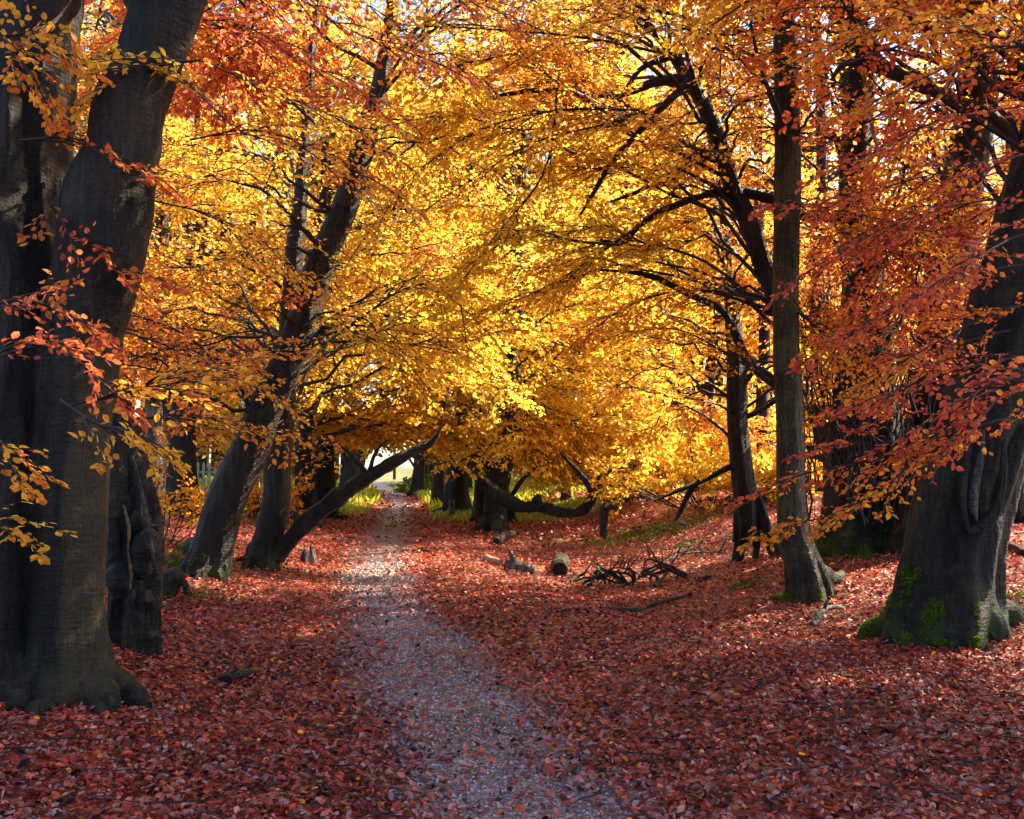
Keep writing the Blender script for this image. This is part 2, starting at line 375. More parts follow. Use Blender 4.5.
M_barkG = bark_mat('ash_bark_green', (.004, .004, .003), (.020, .020, .010), (.075, .070, .022), .12, .8, streak=14., bump=.9)
M_twig = bark_mat('twig_bark', (.004, .0035, .005), (.010, .009, .012), (.022, .02, .024), 0, 1, bump=.2)
M_dead = bark_mat('dead_wood', (.02, .018, .02), (.08, .075, .085), (.24, .22, .22), 0, 1, streak=12)
M_pale = bark_mat('split_wood_and_sun_streak', (.16, .08, .04), (.42, .26, .15), (.62, .45, .32), 0, 1, streak=14)  # also gives the twisted tree's strip its painted sunlight
M_char = bark_mat('old_rotten_wood', (.005, .005, .006), (.018, .015, .015), (.06, .045, .035), .12, .5, streak=10)
def ground_mat():
    m, nt, ns, ln = newmat('leaf_covered_soil')
    tc = ns.new('ShaderNodeTexCoord')
    vo = N_(ns, 'ShaderNodeTexVoronoi', i_Scale=17.); ln.new(tc.outputs['Object'], vo.inputs['Vector'])
    sp = ns.new('ShaderNodeSeparateColor'); ln.new(vo.outputs['Color'], sp.inputs[0])
    rp = ramp(ns, [(0, (.02, .01, .012)), (.3, (.08, .022, .018)), (.55, (.24, .045, .026)), (.8, (.42, .10, .045)), (.95, (.42, .24, .16))])
    ln.new(sp.outputs[0], rp.inputs[0])
    n = N_(ns, 'ShaderNodeTexNoise', i_Scale=.8, i_Detail=5.); ln.new(tc.outputs['Object'], n.inputs['Vector'])
    rn = ramp(ns, [(.35, (.5, .5, .5)), (.65, (1, 1, 1))]); ln.new(n.outputs['Fac'], rn.inputs[0])
    mx = N_(ns, 'ShaderNodeMix', data_type='RGBA', blend_type='MULTIPLY'); mx.inputs[0].default_value = 1
    ln.new(rp.outputs[0], mx.inputs[6]); ln.new(rn.outputs[0], mx.inputs[7])
    sy = ns.new('ShaderNodeSeparateXYZ'); ln.new(tc.outputs['Object'], sy.inputs[0]); my = N_(ns, 'ShaderNodeMapRange'); ln.new(sy.outputs['Y'], my.inputs['Value'])
    my.inputs['From Min'].default_value = 40; my.inputs['From Max'].default_value = 62
    n9 = N_(ns, 'ShaderNodeTexNoise', i_Scale=.5, i_Detail=6.); ln.new(tc.outputs['Object'], n9.inputs['Vector'])
    r9 = ramp(ns, [(.35, (.05, .10, .012)), (.5, (.16, .18, .02)), (.65, (.24, .12, .03))]); ln.new(n9.outputs['Fac'], r9.inputs[0])
    m9 = N_(ns, 'ShaderNodeMix', data_type='RGBA'); ln.new(my.outputs[0], m9.inputs[0]); ln.new(mx.outputs[2], m9.inputs[6]); ln.new(r9.outputs[0], m9.inputs[7]); mx = m9
    pb = ns.new('ShaderNodeBsdfPrincipled'); ln.new(mx.outputs[2], pb.inputs['Base Color']); pb.inputs['Roughness'].default_value = .6
    bp = N_(ns, 'ShaderNodeBump'); bp.inputs['Strength'].default_value = 1.; bp.inputs['Distance'].default_value = .03
    ln.new(sp.outputs[1], bp.inputs['Height']); ln.new(bp.outputs[0], pb.inputs['Normal'])
    out = ns.new('ShaderNodeOutputMaterial'); ln.new(pb.outputs[0], out.inputs[0]); return m
def path_mat():
    m, nt, ns, ln = newmat('worn_gravel')
    tc = ns.new('ShaderNodeTexCoord')
    vo = N_(ns, 'ShaderNodeTexVoronoi', i_Scale=42.); ln.new(tc.outputs['Object'], vo.inputs['Vector'])
    sp = ns.new('ShaderNodeSeparateColor'); ln.new(vo.outputs['Color'], sp.inputs[0])
    rp = ramp(ns, [(0, (.022, .018, .024)), (.4, (.07, .056, .068)), (.75, (.18, .15, .17)), (1, (.40, .34, .37))]); ln.new(sp.outputs[0], rp.inputs[0])
    n = N_(ns, 'ShaderNodeTexNoise', i_Scale=1.3, i_Detail=6.); ln.new(tc.outputs['Object'], n.inputs['Vector'])
    rn = ramp(ns, [(.35, (.45, .42, .45)), (.65, (1, 1, 1))]); ln.new(n.outputs['Fac'], rn.inputs[0])
    mx = N_(ns, 'ShaderNodeMix', data_type='RGBA', blend_type='MULTIPLY'); mx.inputs[0].default_value = 1
    ln.new(rp.outputs[0], mx.inputs[6]); ln.new(rn.outputs[0], mx.inputs[7])
    pb = ns.new('ShaderNodeBsdfPrincipled'); ln.new(mx.outputs[2], pb.inputs['Base Color']); pb.inputs['Roughness'].default_value = .5
    bp = N_(ns, 'ShaderNodeBump'); bp.inputs['Strength'].default_value = 1.; bp.inputs['Distance'].default_value = .02
    ln.new(sp.outputs[1], bp.inputs['Height']); ln.new(bp.outputs[0], pb.inputs['Normal'])
    out = ns.new('ShaderNodeOutputMaterial'); ln.new(pb.outputs[0], out.inputs[0]); return m
# ------------------------------------------------------------------ ground, path
def grid(xs, ys, zf):
    X, Y = np.meshgrid(xs, ys); V = np.stack([X, Y, zf(X, Y)], -1).reshape(-1, 3)
    nx, ny = len(xs), len(ys); i = np.arange(ny - 1)[:, None] * nx + np.arange(nx - 1)[None]
    return V, np.stack([i, i + 1, i + nx + 1, i + nx], -1).reshape(-1, 4)
t = np.linspace(-1, 1, 321); xs = np.sinh(t * 4.2) / math.sinh(4.2) * 260
t = np.linspace(0, 1, 330); ys = -30 + (t * 60) + (np.sinh(t * 4.5) / math.sinh(4.5)) * 370
mb = MB(); V, Fc = grid(xs, ys, H); mb.add(V, Fc)
tag(link('ground', mb.mesh('ground', [ground_mat()])), 'woodland floor under red fallen leaves', None, kind='structure')
mb = MB(); vv = np.linspace(-1, 1, 23); yy = np.concatenate([np.arange(-6, 20, .12), np.arange(20, 60, .5), np.arange(60, 130, 2)])
wd = .66 + .10 * np.sin(yy * 1.7) + .07 * np.sin(yy * 4.3 + 1) + .2 * sst(7, 3, yy) * 0
wd2 = .66 + .10 * np.sin(yy * 1.3 + 2) + .08 * np.sin(yy * 3.7)
X = pathx(yy)[:, None] + np.where(vv < 0, vv[None] * wd[:, None], vv[None] * wd2[:, None]); Y = np.repeat(yy[:, None], 23, 1)
Z = H(X, Y) + .012 + .010 * (1 - vv[None]**2)
Z[:, 0] -= .06; Z[:, -1] -= .06
i = np.arange(len(yy) - 1)[:, None] * 23 + np.arange(22)[None]
mb.add(np.stack([X, Y, Z], -1).reshape(-1, 3), np.stack([i, i + 1, i + 24, i + 23], -1).reshape(-1, 4))
tag(link('path', mb.mesh('path', [path_mat()])), 'narrow grey gravel woodland path', None, kind='structure')
# ------------------------------------------------------------------ leaf litter
def litter():
    mb = MB(); rs = np.random.RandomState(5)
    for d0, d1, dens, s in ((2.6, 6, 1900, .050), (6, 9, 1300, .052), (9, 14, 640, .062), (14, 22, 330, .072), (22, 40, 80, .115), (40, 70, 16, .2)):
        wx = .62 * d1 + 1.2; n = int(dens * (d1 - d0) * 2 * wx)
        x = rs.uniform(-wx, wx, n); y = rs.uniform(d0, d1, n)
        k = np.abs(x) < .62 * y + 1.2; x, y = x[k], y[k]
        r = np.abs(x - pathx(y) + .12 * wob(x * 2, y * 2)); keep = .20 + .80 * sst(.12, .78, r) + .10 * sst(13, 30, y)
        # drifts of leaves and thin places
        keep *= .75 + .25 * np.clip(.5 + wob(x * .9, y * .9), 0, 1)
        k = rs.rand(len(x)) < keep; x, y, r = x[k], y[k], r[k]; n = len(x)
        z = H(x, y) + rs.uniform(.012, .045, n) * (s / .06) + .02 * (r < .8)
        a = rs.uniform(0, 2 * PI, n); D = np.stack([np.cos(a), np.sin(a), rs.normal(0, .38, n)], 1)
        Nn = nrm(np.array([0, 0, 1.]) + rs.normal(0, .7, (n, 3)))
        hue = np.clip(rs.normal(.40, .24, n) + .10 * sst(8, 14, y) + .08 * wob(x * 1.5, y * 1.5), 0, .70 + .16 * (rs.rand(n) < .3))
        onp = r < .62
        hue = np.where(onp & (rs.rand(n) < .4), rs.uniform(.7, .85, n), hue)
        hue = np.where(rs.rand(n) < .02, 1., hue)
        hue = np.where(rs.rand(n) < .18, rs.uniform(.72, .84, n), hue)
        sz = s * rs.uniform(.45, 1.2, n)
        leaf_mesh(mb, np.stack([x, y, z], 1) - D * sz[:, None] * .5, D, Nn, sz, hue, d1 <= 14, 0, .56)
    tag(link('fallen_leaves', mb.mesh('fallen_leaves', [M_litter])), 'carpet of red and brown fallen beech leaves', 'fallen leaves', kind='stuff')
litter()
def litter_twigs():
    rs = np.random.RandomState(15); n = 1500; y = 3.2 + 20 * rs.rand(n)**1.6; x = rs.uniform(-1, 1, n) * (.62 * y + 1)
    k_ = np.abs(x - pathx(y)) > .9 * rs.rand(n)**.3; x, y = x[k_], y[k_]; n = len(x)
    a = rs.rand(n) * 6.28; l = rs.uniform(.05, .28, n) * (1 + y * .03); M = 4; P = []
    for q in np.linspace(-.5, .5, M):
        px_ = x + np.cos(a) * l * q + rs.normal(0, .008, n); py_ = y + np.sin(a) * l * q + rs.normal(0, .008, n); P.append(np.stack([px_, py_, H(px_, py_) + .035 + rs.uniform(0, .02, n)], 1))
    mb = MB(); tubes(mb, np.stack(P, 1), (rs.uniform(.0018, .005, n)[:, None]) * np.ones((1, M)), 4)
    tag(link('fallen_twigs', mb.mesh('fallen_twigs', [M_char])), 'small broken twigs strewn among the fallen leaves', 'twigs', kind='stuff')
litter_twigs()
# grit and small stones on the path
def grit():
    mb = MB(); rs = np.random.RandomState(8); n = 26000
    y = 3 + 15 * rs.rand(n)**1.5; x = pathx(y) + rs.normal(0, .32, n)
    k = np.abs(x - pathx(y)) < .75; x, y = x[k], y[k]; n = len(x)
    z = H(x, y) + .018; s = rs.uniform(.005, .014, n) * (1 + y * .03)
    base = np.array([[1, 0, 0], [-.5, .86, 0], [-.5, -.86, 0], [0, 0, .8]])
    a = rs.rand(n) * 6.28; ca, sa = np.cos(a), np.sin(a)
    V = np.empty((n, 4, 3)); V[..., 0] = x[:, None] + s[:, None] * (base[:, 0] * ca[:, None] - base[:, 1] * sa[:, None])
    V[..., 1] = y[:, None] + s[:, None] * (base[:, 0] * sa[:, None] + base[:, 1] * ca[:, None]); V[..., 2] = z[:, None] + s[:, None] * base[:, 2]
    o = np.arange(n)[:, None] * 4
    Fc = np.concatenate([o + [0, 1, 3], o + [1, 2, 3], o + [2, 0, 3]])
    mb.add(V.reshape(-1, 3), Fc, np.tile(rs.rand(n), 3), 0, False)
    m, nt, ns, ln = newmat('grit')
    a_ = N_(ns, 'ShaderNodeAttribute', attribute_name='hue'); rp = ramp(ns, [(0, (.05, .04, .045)), (.6, (.22, .18, .20)), (1, (.55, .48, .50))]); ln.new(a_.outputs['Fac'], rp.inputs[0])
    pb = ns.new('ShaderNodeBsdfPrincipled'); ln.new(rp.outputs[0], pb.inputs['Base Color']); pb.inputs['Roughness'].default_value = .5
    out = ns.new('ShaderNodeOutputMaterial'); ln.new(pb.outputs[0], out.inputs[0])
    tag(link('gravel', mb.mesh('gravel', [m])), 'loose grey grit scattered along the path', 'gravel', kind='stuff')
grit()
# ------------------------------------------------------------------ trees
def stem_world(lst, d, sink=.35):
    C = pxpts(lst, d); b = C[0].copy(); b[2] -= sink; return np.vstack([b, C])
def fuse(name, mb, mats, origin, vox, disp=1.):
    """blend overlapping stems and roots into one skin"""
    me = mb.mesh(name + '_tmp', mats, origin); o = bpy.data.objects.new('tmp', me); COL.objects.link(o)
    m = o.modifiers.new('r', 'REMESH'); m.mode = 'VOXEL'; m.voxel_size = vox; m.use_smooth_shade = True
    s = o.modifiers.new('s', 'SMOOTH'); s.factor = .5; s.iterations = 1
    dg = bpy.context.evaluated_depsgraph_get(); me2 = bpy.data.meshes.new_from_object(o.evaluated_get(dg))
    bpy.data.objects.remove(o); bpy.data.meshes.remove(me)
    nv = len(me2.vertices); co_ = np.empty(nv * 3, np.float32); me2.vertices.foreach_get('co', co_); co_ = co_.reshape(-1, 3)
    npg = len(me2.polygons); lv = np.empty(len(me2.loops), np.int32); me2.loops.foreach_get('vertex_index', lv)
    q4 = lv.reshape(-1, 4); lab = np.arange(nv)
    for _ in range(400):                      # keep only the largest connected skin
        m = lab[q4].min(1); l2 = lab.copy(); np.minimum.at(l2, q4.ravel(), np.repeat(m, 4)); l2 = l2[l2]; l2 = l2[l2]
        if (l2 == lab).all(): break
        lab = l2
    u, cnt = np.unique(lab[q4[:, 0]], return_counts=True); big = u[np.argmax(cnt)]
    qk = q4[lab[q4[:, 0]] == big]; uv, inv = np.unique(qk, return_inverse=True)
    bpy.data.meshes.remove(me2)
    m2 = MB(); m2.add(co_[uv], inv.reshape(-1, 4)); me2 = m2.mesh(name, [])
    nn = np.empty(len(uv) * 3, np.float32); me2.vertex_normals.foreach_get('vector', nn); nn = nn.reshape(-1, 3); cc = co_[uv]
    cc = cc + nn * bark_disp(cc + np.asarray(origin), disp)[:, None]; me2.vertices.foreach_set('co', cc.astype(np.float32).ravel()); me2.update()
    me2.materials.clear()
    for q in mats: me2.materials.append(q)
    return me2
def root(mb, start, end, r0, r1=.02, lift=.06, seed=0):
    s = np.asarray(start, float); e = np.asarray(end, float); rs = np.random.RandomState(seed)
    pts = []
    for k, t in enumerate(np.linspace(0, 1, 6)):
        p = s * (1 - t) + e * t; g = float(H(p[0], p[1]))
        p[2] = g + (s[2] - float(H(s[0], s[1]))) * (1 - t)**2.2 + lift * (1 - t) - (.12 if k == 5 else .0)
        p[:2] += rs.normal(0, .04, 2) * (0 < k < 5); pts.append([*p, r0 * (1 - t)**1.1 + r1])
    S = cat_rom(pts, 18); tubes(mb, S[:, :3], S[:, 3], 12, 0, cap=True)
def limb(parent, origin, lst, d=None, ramp_=0., mat=None, K=10, name='limb', seed=0, wig=.1, px=True, label=None, cap=False):
    if ramp_: lst = [(q[0], q[1], d + ramp_ * k / (len(lst) - 1), q[2]) for k, q in enumerate(lst)]
    C = pxpts(lst, d) if px else np.asarray(lst, float)
    ln_ = np.linalg.norm(np.diff(C[:, :3], axis=0), axis=1).sum()
    M = int(max(12, ln_ * 12)); S = cat_rom(C, M); rs = np.random.RandomState(seed + 3); r = np.maximum(S[:, 3], .004)
    s = np.linspace(0, ln_, M)
    S[:, 0] += wig * r * np.sin(s * 5 + rs.rand() * 6) ; S[:, 2] += wig * r * np.sin(s * 6.3 + rs.rand() * 6)
    th = np.linspace(0, 2 * PI, K, endpoint=False)[None]
    RM = 1 + .09 * np.cos(2 * th + s[:, None] * 1.1) + .06 * np.cos(3 * th - s[:, None] * 2) + .05 * rs.randn(M, 1) * (np.arange(M)[:, None] > 0)
    for q_ in (5, 7): RM = RM + .07 * np.cos(q_ * th + s[:, None] * rs.uniform(-3, 3) + rs.rand() * 6)
    kk = rs.uniform(.85, 1.2, M); kk = np.convolve(np.pad(kk, 2, 'edge'), np.ones(3) / 3, 'same')[2:-2]; r = r * kk
    mb = MB(); tubes(mb, S[:, :3], r, K + 4, 0, RM[:, :1] * 0 + np.repeat(RM, 1, 1) if False else 1 + (RM[:, np.linspace(0, RM.shape[1] - 1, K + 4).astype(int)] - 1), True)
    o = link(name, mb.mesh(name, [mat or M_bark], origin), parent)
    if label: o['label'] = label
    return S
EXTRA = {}
# --- the big double-stemmed beech at the edge of the frame
b = hit(40, 692); D1 = b[1]
T1 = thing('beech_tree', 'massive twin-stemmed beech with pale algae streak, nearest the camera beside the path', 'tree', b)
mb = MB()
A = stem_world([(14, 690, 84), (16, 600, 70), (18, 500, 64), (22, 400, 62), (22, 300, 60), (14, 200, 56), (14, 100, 56), (22, 0, 54), (30, -150, 46), (20, -500, 38), (0, -1000, 24)], D1 + .25)
B_ = stem_world([(56, 692, 40), (64, 600, 36), (74, 450, 36), (82, 325, 40), (98, 260, 42), (110, 190, 41), (120, 155, 34), (128, 107, 33), (147, 60, 30), (168, 0, 32), (205, -130, 28), (270, -420, 20), (330, -800, 12)], D1)
pA, rA = trunk_shape(mb, A, 56, 150, .17, .42, .38, 3, grooves=[(130, 12, .22, .6, 4.6), (75, 14, .18, 1.2, 6)]); pB, rB = trunk_shape(mb, B_, 48, 140, .13, .34, .4, 4, grooves=[(60, 14, .18, .3, 3.)])
for k, (ex, ey, rr) in enumerate([(.50, -.30, .10), (.24, -.52, .085), (-.30, -.62, .10), (.62, .05, .09), (-.8, -.5, .12), (.02, -.5, .07)]):
    root(mb, [b[0] + ex * .25, b[1] + ey * .12 + .12, b[2] + .27], [b[0] + ex, b[1] + ey, 0], rr, .03, lift=.02, seed=k + 40)
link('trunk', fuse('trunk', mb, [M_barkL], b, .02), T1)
mbc = MB(); crown(mbc, pB[60::6], 16, 24, at(110, 20, 10.5), (2.2, 2.0, 1.8), .55, .08, L=(.6, 1.1), seed=777, hvar=.2, r0=.04); link('crown', mbc.mesh('crown', [M_twig, M_leaf], b), T1)
# knots
att1 = np.vstack([pA[45::8], pB[45::8]])
# --- hollow old trunk behind it
b = hit(131, 651); D2 = b[1]
T2 = thing('hollow_tree', 'broken hollow trunk with burrs and torn pale edges, just behind the twin-stemmed beech', 'tree', b)
mb = MB(); rs = np.random.RandomState(2)
c = stem_world([(130, 651, 26), (134, 610, 23), (136, 560, 20), (134, 520, 19), (128, 480, 18), (124, 440, 17), (114, 400, 10), (108, 370, 5)], D2)
trunk_shape(mb, c, 56, 120, .22, .35, .4, 7, rough=.07, grooves=[(118, 22, .62, .75, 2.1), (70, 13, .4, .5, 1.5), (150, 12, .4, .35, 1.2)])
for (qx, qy, rr) in ((147, 548, 11), (143, 565, 9), (150, 600, 8), (120, 580, 12), (140, 520, 7), (153, 635, 8)):
    p = at(qx, qy, D2 - .12); r = rr * D2 / F
    trunk_shape(mb, [[*(p + [0, 0, -r * 1.4]), r * .2], [*(p + [0, 0, -r * .7]), r * .9], [*p, r], [*(p + [0, 0, r * .8]), r * .8], [*(p + [.02, 0, r * 1.5]), r * .15]], 14, 10, .12, 0, 1, qx)
link('trunk', fuse('trunk', mb, [M_char], b, .018, 2.0), T2)
for k, pts in enumerate([[(133, 455, 1), (139, 480, 1.8), (146, 512, 1.4), (150, 540, 2), (155, 565, .8)], [(124, 505, .8), (129, 530, 1.5), (128, 550, .8), (131, 575, 1.3), (130, 590, .4)], [(137, 470, .5), (141, 495, 1.2), (143, 525, .6), (147, 548, .4)]]):
    limb(T2, b, pts, D2 - .24, mat=M_pale if k == 1 else M_dead, K=7, name='torn_edge', seed=k, label='torn pale strip of exposed wood' if k == 0 else None)
# --- small mossy stub beside it
b = hit(172, 600)
o_ = thing('mossy_stump', 'low mossy broken stump at the foot of the hollow trunk', 'stump', b); mb = MB()
trunk_shape(mb, [[b[0] - .15, b[1], b[2] - .1, .2], [b[0] - .12, b[1], b[2] + .1, .16], [b[0] - .02, b[1], b[2] + .22, .11], [b[0] + .08, b[1], b[2] + .3, .06]], 20, 14, .2, .3, .1, 3, cap=True)
link('stump_wood', fuse('stump', mb, [M_barkM], b, .015), o_)
mb = MB(); S = cat_rom([[b[0], b[1], b[2] + .16, .05], [b[0] + .12, b[1], b[2] + .2, .045], [b[0] + .17, b[1], b[2] + .05, .03]], 10); tubes(mb, S[:, :3], S[:, 3], 8, cap=True)
link('snag', mb.mesh('snag', [M_char], b), o_)
# --- generic tree maker for trunks read from the photograph
def photo_tree(name, label, basepx, stem, roots, mat, crown_kw, limbs=(), K=36, flute=.1, flare=.35, seed=0, vox=.03, d_off=0., cat='tree', group=None, extra_stems=(), depth=None, grooves=(), disp=1., tufts=None):
    b = hit(*basepx); d = b[1] + d_off
    if depth: d = depth; x = at(basepx[0], basepx[1], d)[0]; b = np.array([x, d, float(H(x, d))])
    t = thing(name, label, cat, b, group)
    mb = MB(); C = stem_world(stem, d); P, r = trunk_shape(mb, C, K, int(50 + 8 * len(stem)), flute, flare, .4, seed, grooves=grooves)
    for es in extra_stems: trunk_shape(mb, pxpts(es, d), 22, 50, flute, 0, 1, seed + 9)
    for k, (qx, qy, rr) in enumerate(roots):
        e = hit(qx, qy); root(mb, [b[0], b[1], b[2] + .3], e, rr, .02, seed=seed + k)
    link('trunk', fuse('trunk', mb, [mat], b, vox, disp) if vox else mb.mesh('trunk', [mat], b), t)
    if tufts:
        me_ = t.children[0].data; nv = len(me_.vertices); co_ = np.empty(nv * 3, np.float32); nn_ = co_.copy(); me_.vertices.foreach_get('co', co_); me_.vertex_normals.foreach_get('vector', nn_)
        co_ = co_.reshape(-1, 3); nn_ = nn_.reshape(-1, 3); rs = np.random.RandomState(seed); fr_ = vnoise(co_ * [7, 7, 3.5] + 9) + .6 * vnoise(co_ * 19.)
        k_ = (fr_ > .02 + .30 * np.clip(co_[:, 2] / tufts[0], 0, 3)) & (co_[:, 2] < tufts[0] * 1.2) & (nn_[:, 0] < tufts[2]) & (co_[:, 2] > -.12)
        idx = np.where(k_)[0]
        if len(idx):
            idx = idx[rs.randint(0, len(idx), tufts[1])]; n_ = len(idx); mb = MB()
            p_ = co_[idx] + rs.normal(0, .010, (n_, 3)); D_ = nrm(nn_[idx] * .8 + rs.normal(0, .7, (n_, 3)) + [0, 0, .2])
            leaf_mesh(mb, p_ + b, D_, nrm(rs.normal(0, 1, (n_, 3))), rs.uniform(.010, .026, n_), rs.normal(.16, .13, n_), False, 0, .5)
            link('moss', mb.mesh('moss', [M_green], b), t)
    for k, l in enumerate(limbs):
        ld = l.get('d', d) + l.get('dd', 0); limb(t, b, l['p'], ld, ramp_=l.get('ramp', 0.), mat=l.get('mat', mat), seed=seed + k, label=l.get('label'), name=l.get('name', 'limb'))
    if crown_kw:
        mbc = MB()
        for q in (crown_kw if isinstance(crown_kw, list) else [crown_kw]):
            q = dict(q); a = q.pop('attach', None)
            if a is None: a = P[P[:, 2] > q.pop('amin', 2.2)][::3]
            else: q.pop('amin', None)
            crown(mbc, a, seed=seed + q.pop('seed', 0), **q)
        if mbc.n: link('crown', mbc.mesh('crown', [M_twig, M_leaf], b), t)
    return t, b, d, P
# leaning tree
photo_tree('leaning_beech', 'dark beech leaning over the path with a mossy root running away behind it', (206, 578),
    [(205, 578, 23), (214, 545, 20), (228, 498, 19), (249, 449, 18), (263, 412, 16), (285, 360, 15), (302, 315, 14), (322, 262, 13), (345, 205, 12), (366, 130, 10), (385, 60, 8), (400, -40, 6), (420, -150, 3)],
    [(172, 541, .16), (190, 582, .10), (232, 585, .08)], M_bark,
    [dict(n_limb=25, per=26, center=at(330, 150, 15), ext=(5.2, 4.5, 4.2), hue=.80, ls=.088), dict(n_limb=14, per=22, center=at(335, 200, 13.2), ext=(1.9, .9, 2.4), hue=.70, ls=.085, seed=8, L=(.6, 1.1), hvar=.2), dict(n_limb=10, per=18, center=at(170, 380, 13.5), ext=(2.0, 1.5, 1.3), hue=.60, ls=.09, seed=2, hvar=.2)], seed=21, tufts=(.35, 7000, 0.))
# tree with the long limb leaning over the path
T5, b5, d5, P5 = photo_tree('beech_tree', 'dark beech with a long bare limb slanting up across the path', (261, 567),
    [(261, 567, 17), (268, 540, 14), (276, 510, 13.5), (278, 461, 13), (280, 430, 12.5), (284, 380, 11), (290, 300, 9), (300, 200, 8), (310, 80, 6), (320, -50, 4)],
    [(244, 569, .1), (279, 570, .07), (232, 560, .09)], M_bark,
    [dict(n_limb=21, per=26, center=at(300, 250, 18), ext=(4.5, 4, 3.6), hue=.90, ls=.088), dict(n_limb=11, per=24, center=at(400, 360, 18), ext=(2.6, 2.5, 1.3), hue=1.0, ls=.10, seed=3)],
    limbs=[dict(p=[(276, 556, 8.5), (291, 538, 7.8), (320, 510, 8.4), (355, 485, 7.6), (396, 461, 6), (418, 449, 5), (428, 444, 4), (436, 437, 2.2), (442, 425, 1)]),
           dict(p=[(367, 474, 2.6), (352, 455, 1.6), (338, 445, 1.1), (325, 440, .6)]), dict(p=[(370, 472, 2.4), (374, 456, 1.8), (380, 446, 1.2), (388, 440, .6)])], seed=31)
# tree 6 with swinging limb
photo_tree('beech_tree', 'dark buttressed beech whose low limb dips to the ground in an S-curve', (493, 531),
    [(494, 531, 14), (495, 515, 11.5), (497, 495, 11), (501, 468, 11), (505, 430, 10), (510, 360, 9), (516, 280, 8), (522, 180, 6), (530, 60, 4)],
    [(468, 533, .22), (505, 538, .18), (480, 530, .16)], M_bark,
    [dict(n_limb=30, per=26, center=at(520, 260, 27), ext=(6.5, 5, 5.2), hue=.95, ls=.15, L=(1.2, 2.2)), dict(n_limb=20, per=26, center=at(460, 10, 25), ext=(7, 4, 3), hue=.82, ls=.14, seed=12, L=(1.2, 2.)), dict(n_limb=16, per=24, center=at(560, 420, 26), ext=(4.6, 3, 1.6), hue=.92, ls=.14, seed=1, L=(1., 1.8))],
    limbs=[dict(p=[(500, 456, 5), (487, 466, 4.5), (476, 458, 5), (472, 463, 5), (481, 480, 6), (503, 497, 6), (524, 508, 5.5), (541, 507, 5), (563, 513, 4.6), (582, 510, 5), (592, 500, 4.6), (597, 486, 4), (604, 475, 4), (612, 468, 2)], ramp=-3.),
           dict(p=[(541, 507, 5), (537, 500, 5), (539, 494, 2)], dd=-1.8), dict(p=[(594, 494, 3.5), (588, 484, 3), (576, 470, 2), (560, 452, 1)], dd=-2.7),
           dict(p=[(512, 495, 2), (524, 478, 1.6), (536, 468, 1), (548, 462, .6)])], seed=41, vox=.04)
# slim greenish tree
T8, b8, d8, P8 = photo_tree('slender_tree', 'straight slender tree with green streaked bark standing free beside the right bank', (810, 600),
    [(812, 600, 20), (807, 575, 18), (795, 535, 15), (789, 433, 13.5), (786, 360, 13), (786, 270, 12.6), (787, 185, 12.5), (786, 100, 11.5), (784, 28, 10), (783, -80, 8), (780, -300, 6)],
    [(856, 574, .11), (768, 604, .08)], M_barkG,
    dict(n_limb=9, per=22, center=at(740, 0, 11), ext=(2.6, 2.2, 1.6), hue=.62, ls=.08, L=(.7, 1.3), r0=.03, amin=5.5), seed=51, tufts=(.25, 3500, .2), vox=.016, flute=.05, flare=.55, disp=.5)
# twisted split tree
T9, b9, d9, P9 = photo_tree('twisted_tree', 'small twisted tree with a split forked foot and a torn strip painted sunlit-pale', (741, 560),
    [(747, 520, 11), (747, 503, 11), (743, 471, 11), (738, 430, 11), (737, 401, 11.5), (735, 350, 9), (731, 300, 7), (726, 240, 5), (720, 180, 3)],
    [], M_bark, dict(n_limb=22, per=22, center=at(700, 330, 16), ext=(2.8, 2.4, 2.6), hue=.80, ls=.09, seed=4, L=(.7, 1.3), hvar=.2, amin=2.),
    limbs=[dict(p=[(745, 505, 6), (741, 530, 5), (739, 552, 4.5), (733, 570, 5), (724, 580, 3)], name='root'), dict(p=[(752, 500, 6), (757, 520, 5), (757, 545, 3.8), (755, 566, 3)], name='root'),
           dict(p=[(752, 495, 7), (762, 520, 7), (770, 538, 7), (778, 556, 6)], name='root'), dict(p=[(741, 392, 1.5), (743, 408, 2.6), (747, 430, 1.4), (751, 458, 1.2), (754, 474, .6)], mat=M_pale, name='sunlit_torn_strip'),  # torn edge made pale to paint in the sun's rim light on the stem
           dict(p=[(746, 462, 4), (728, 468, 3), (705, 480, 2.6), (680, 490, 2.2), (655, 500, 1), (640, 505, .5)]), dict(p=[(740, 420, 3), (762, 410, 2.5), (778, 400, 2)]),
           dict(p=[(700, 480, 2), (688, 495, 2.4), (680, 512, 2.2), (676, 520, 1.6)])], seed=61, vox=.018, disp=.8, flute=.2, d_off=-.2)
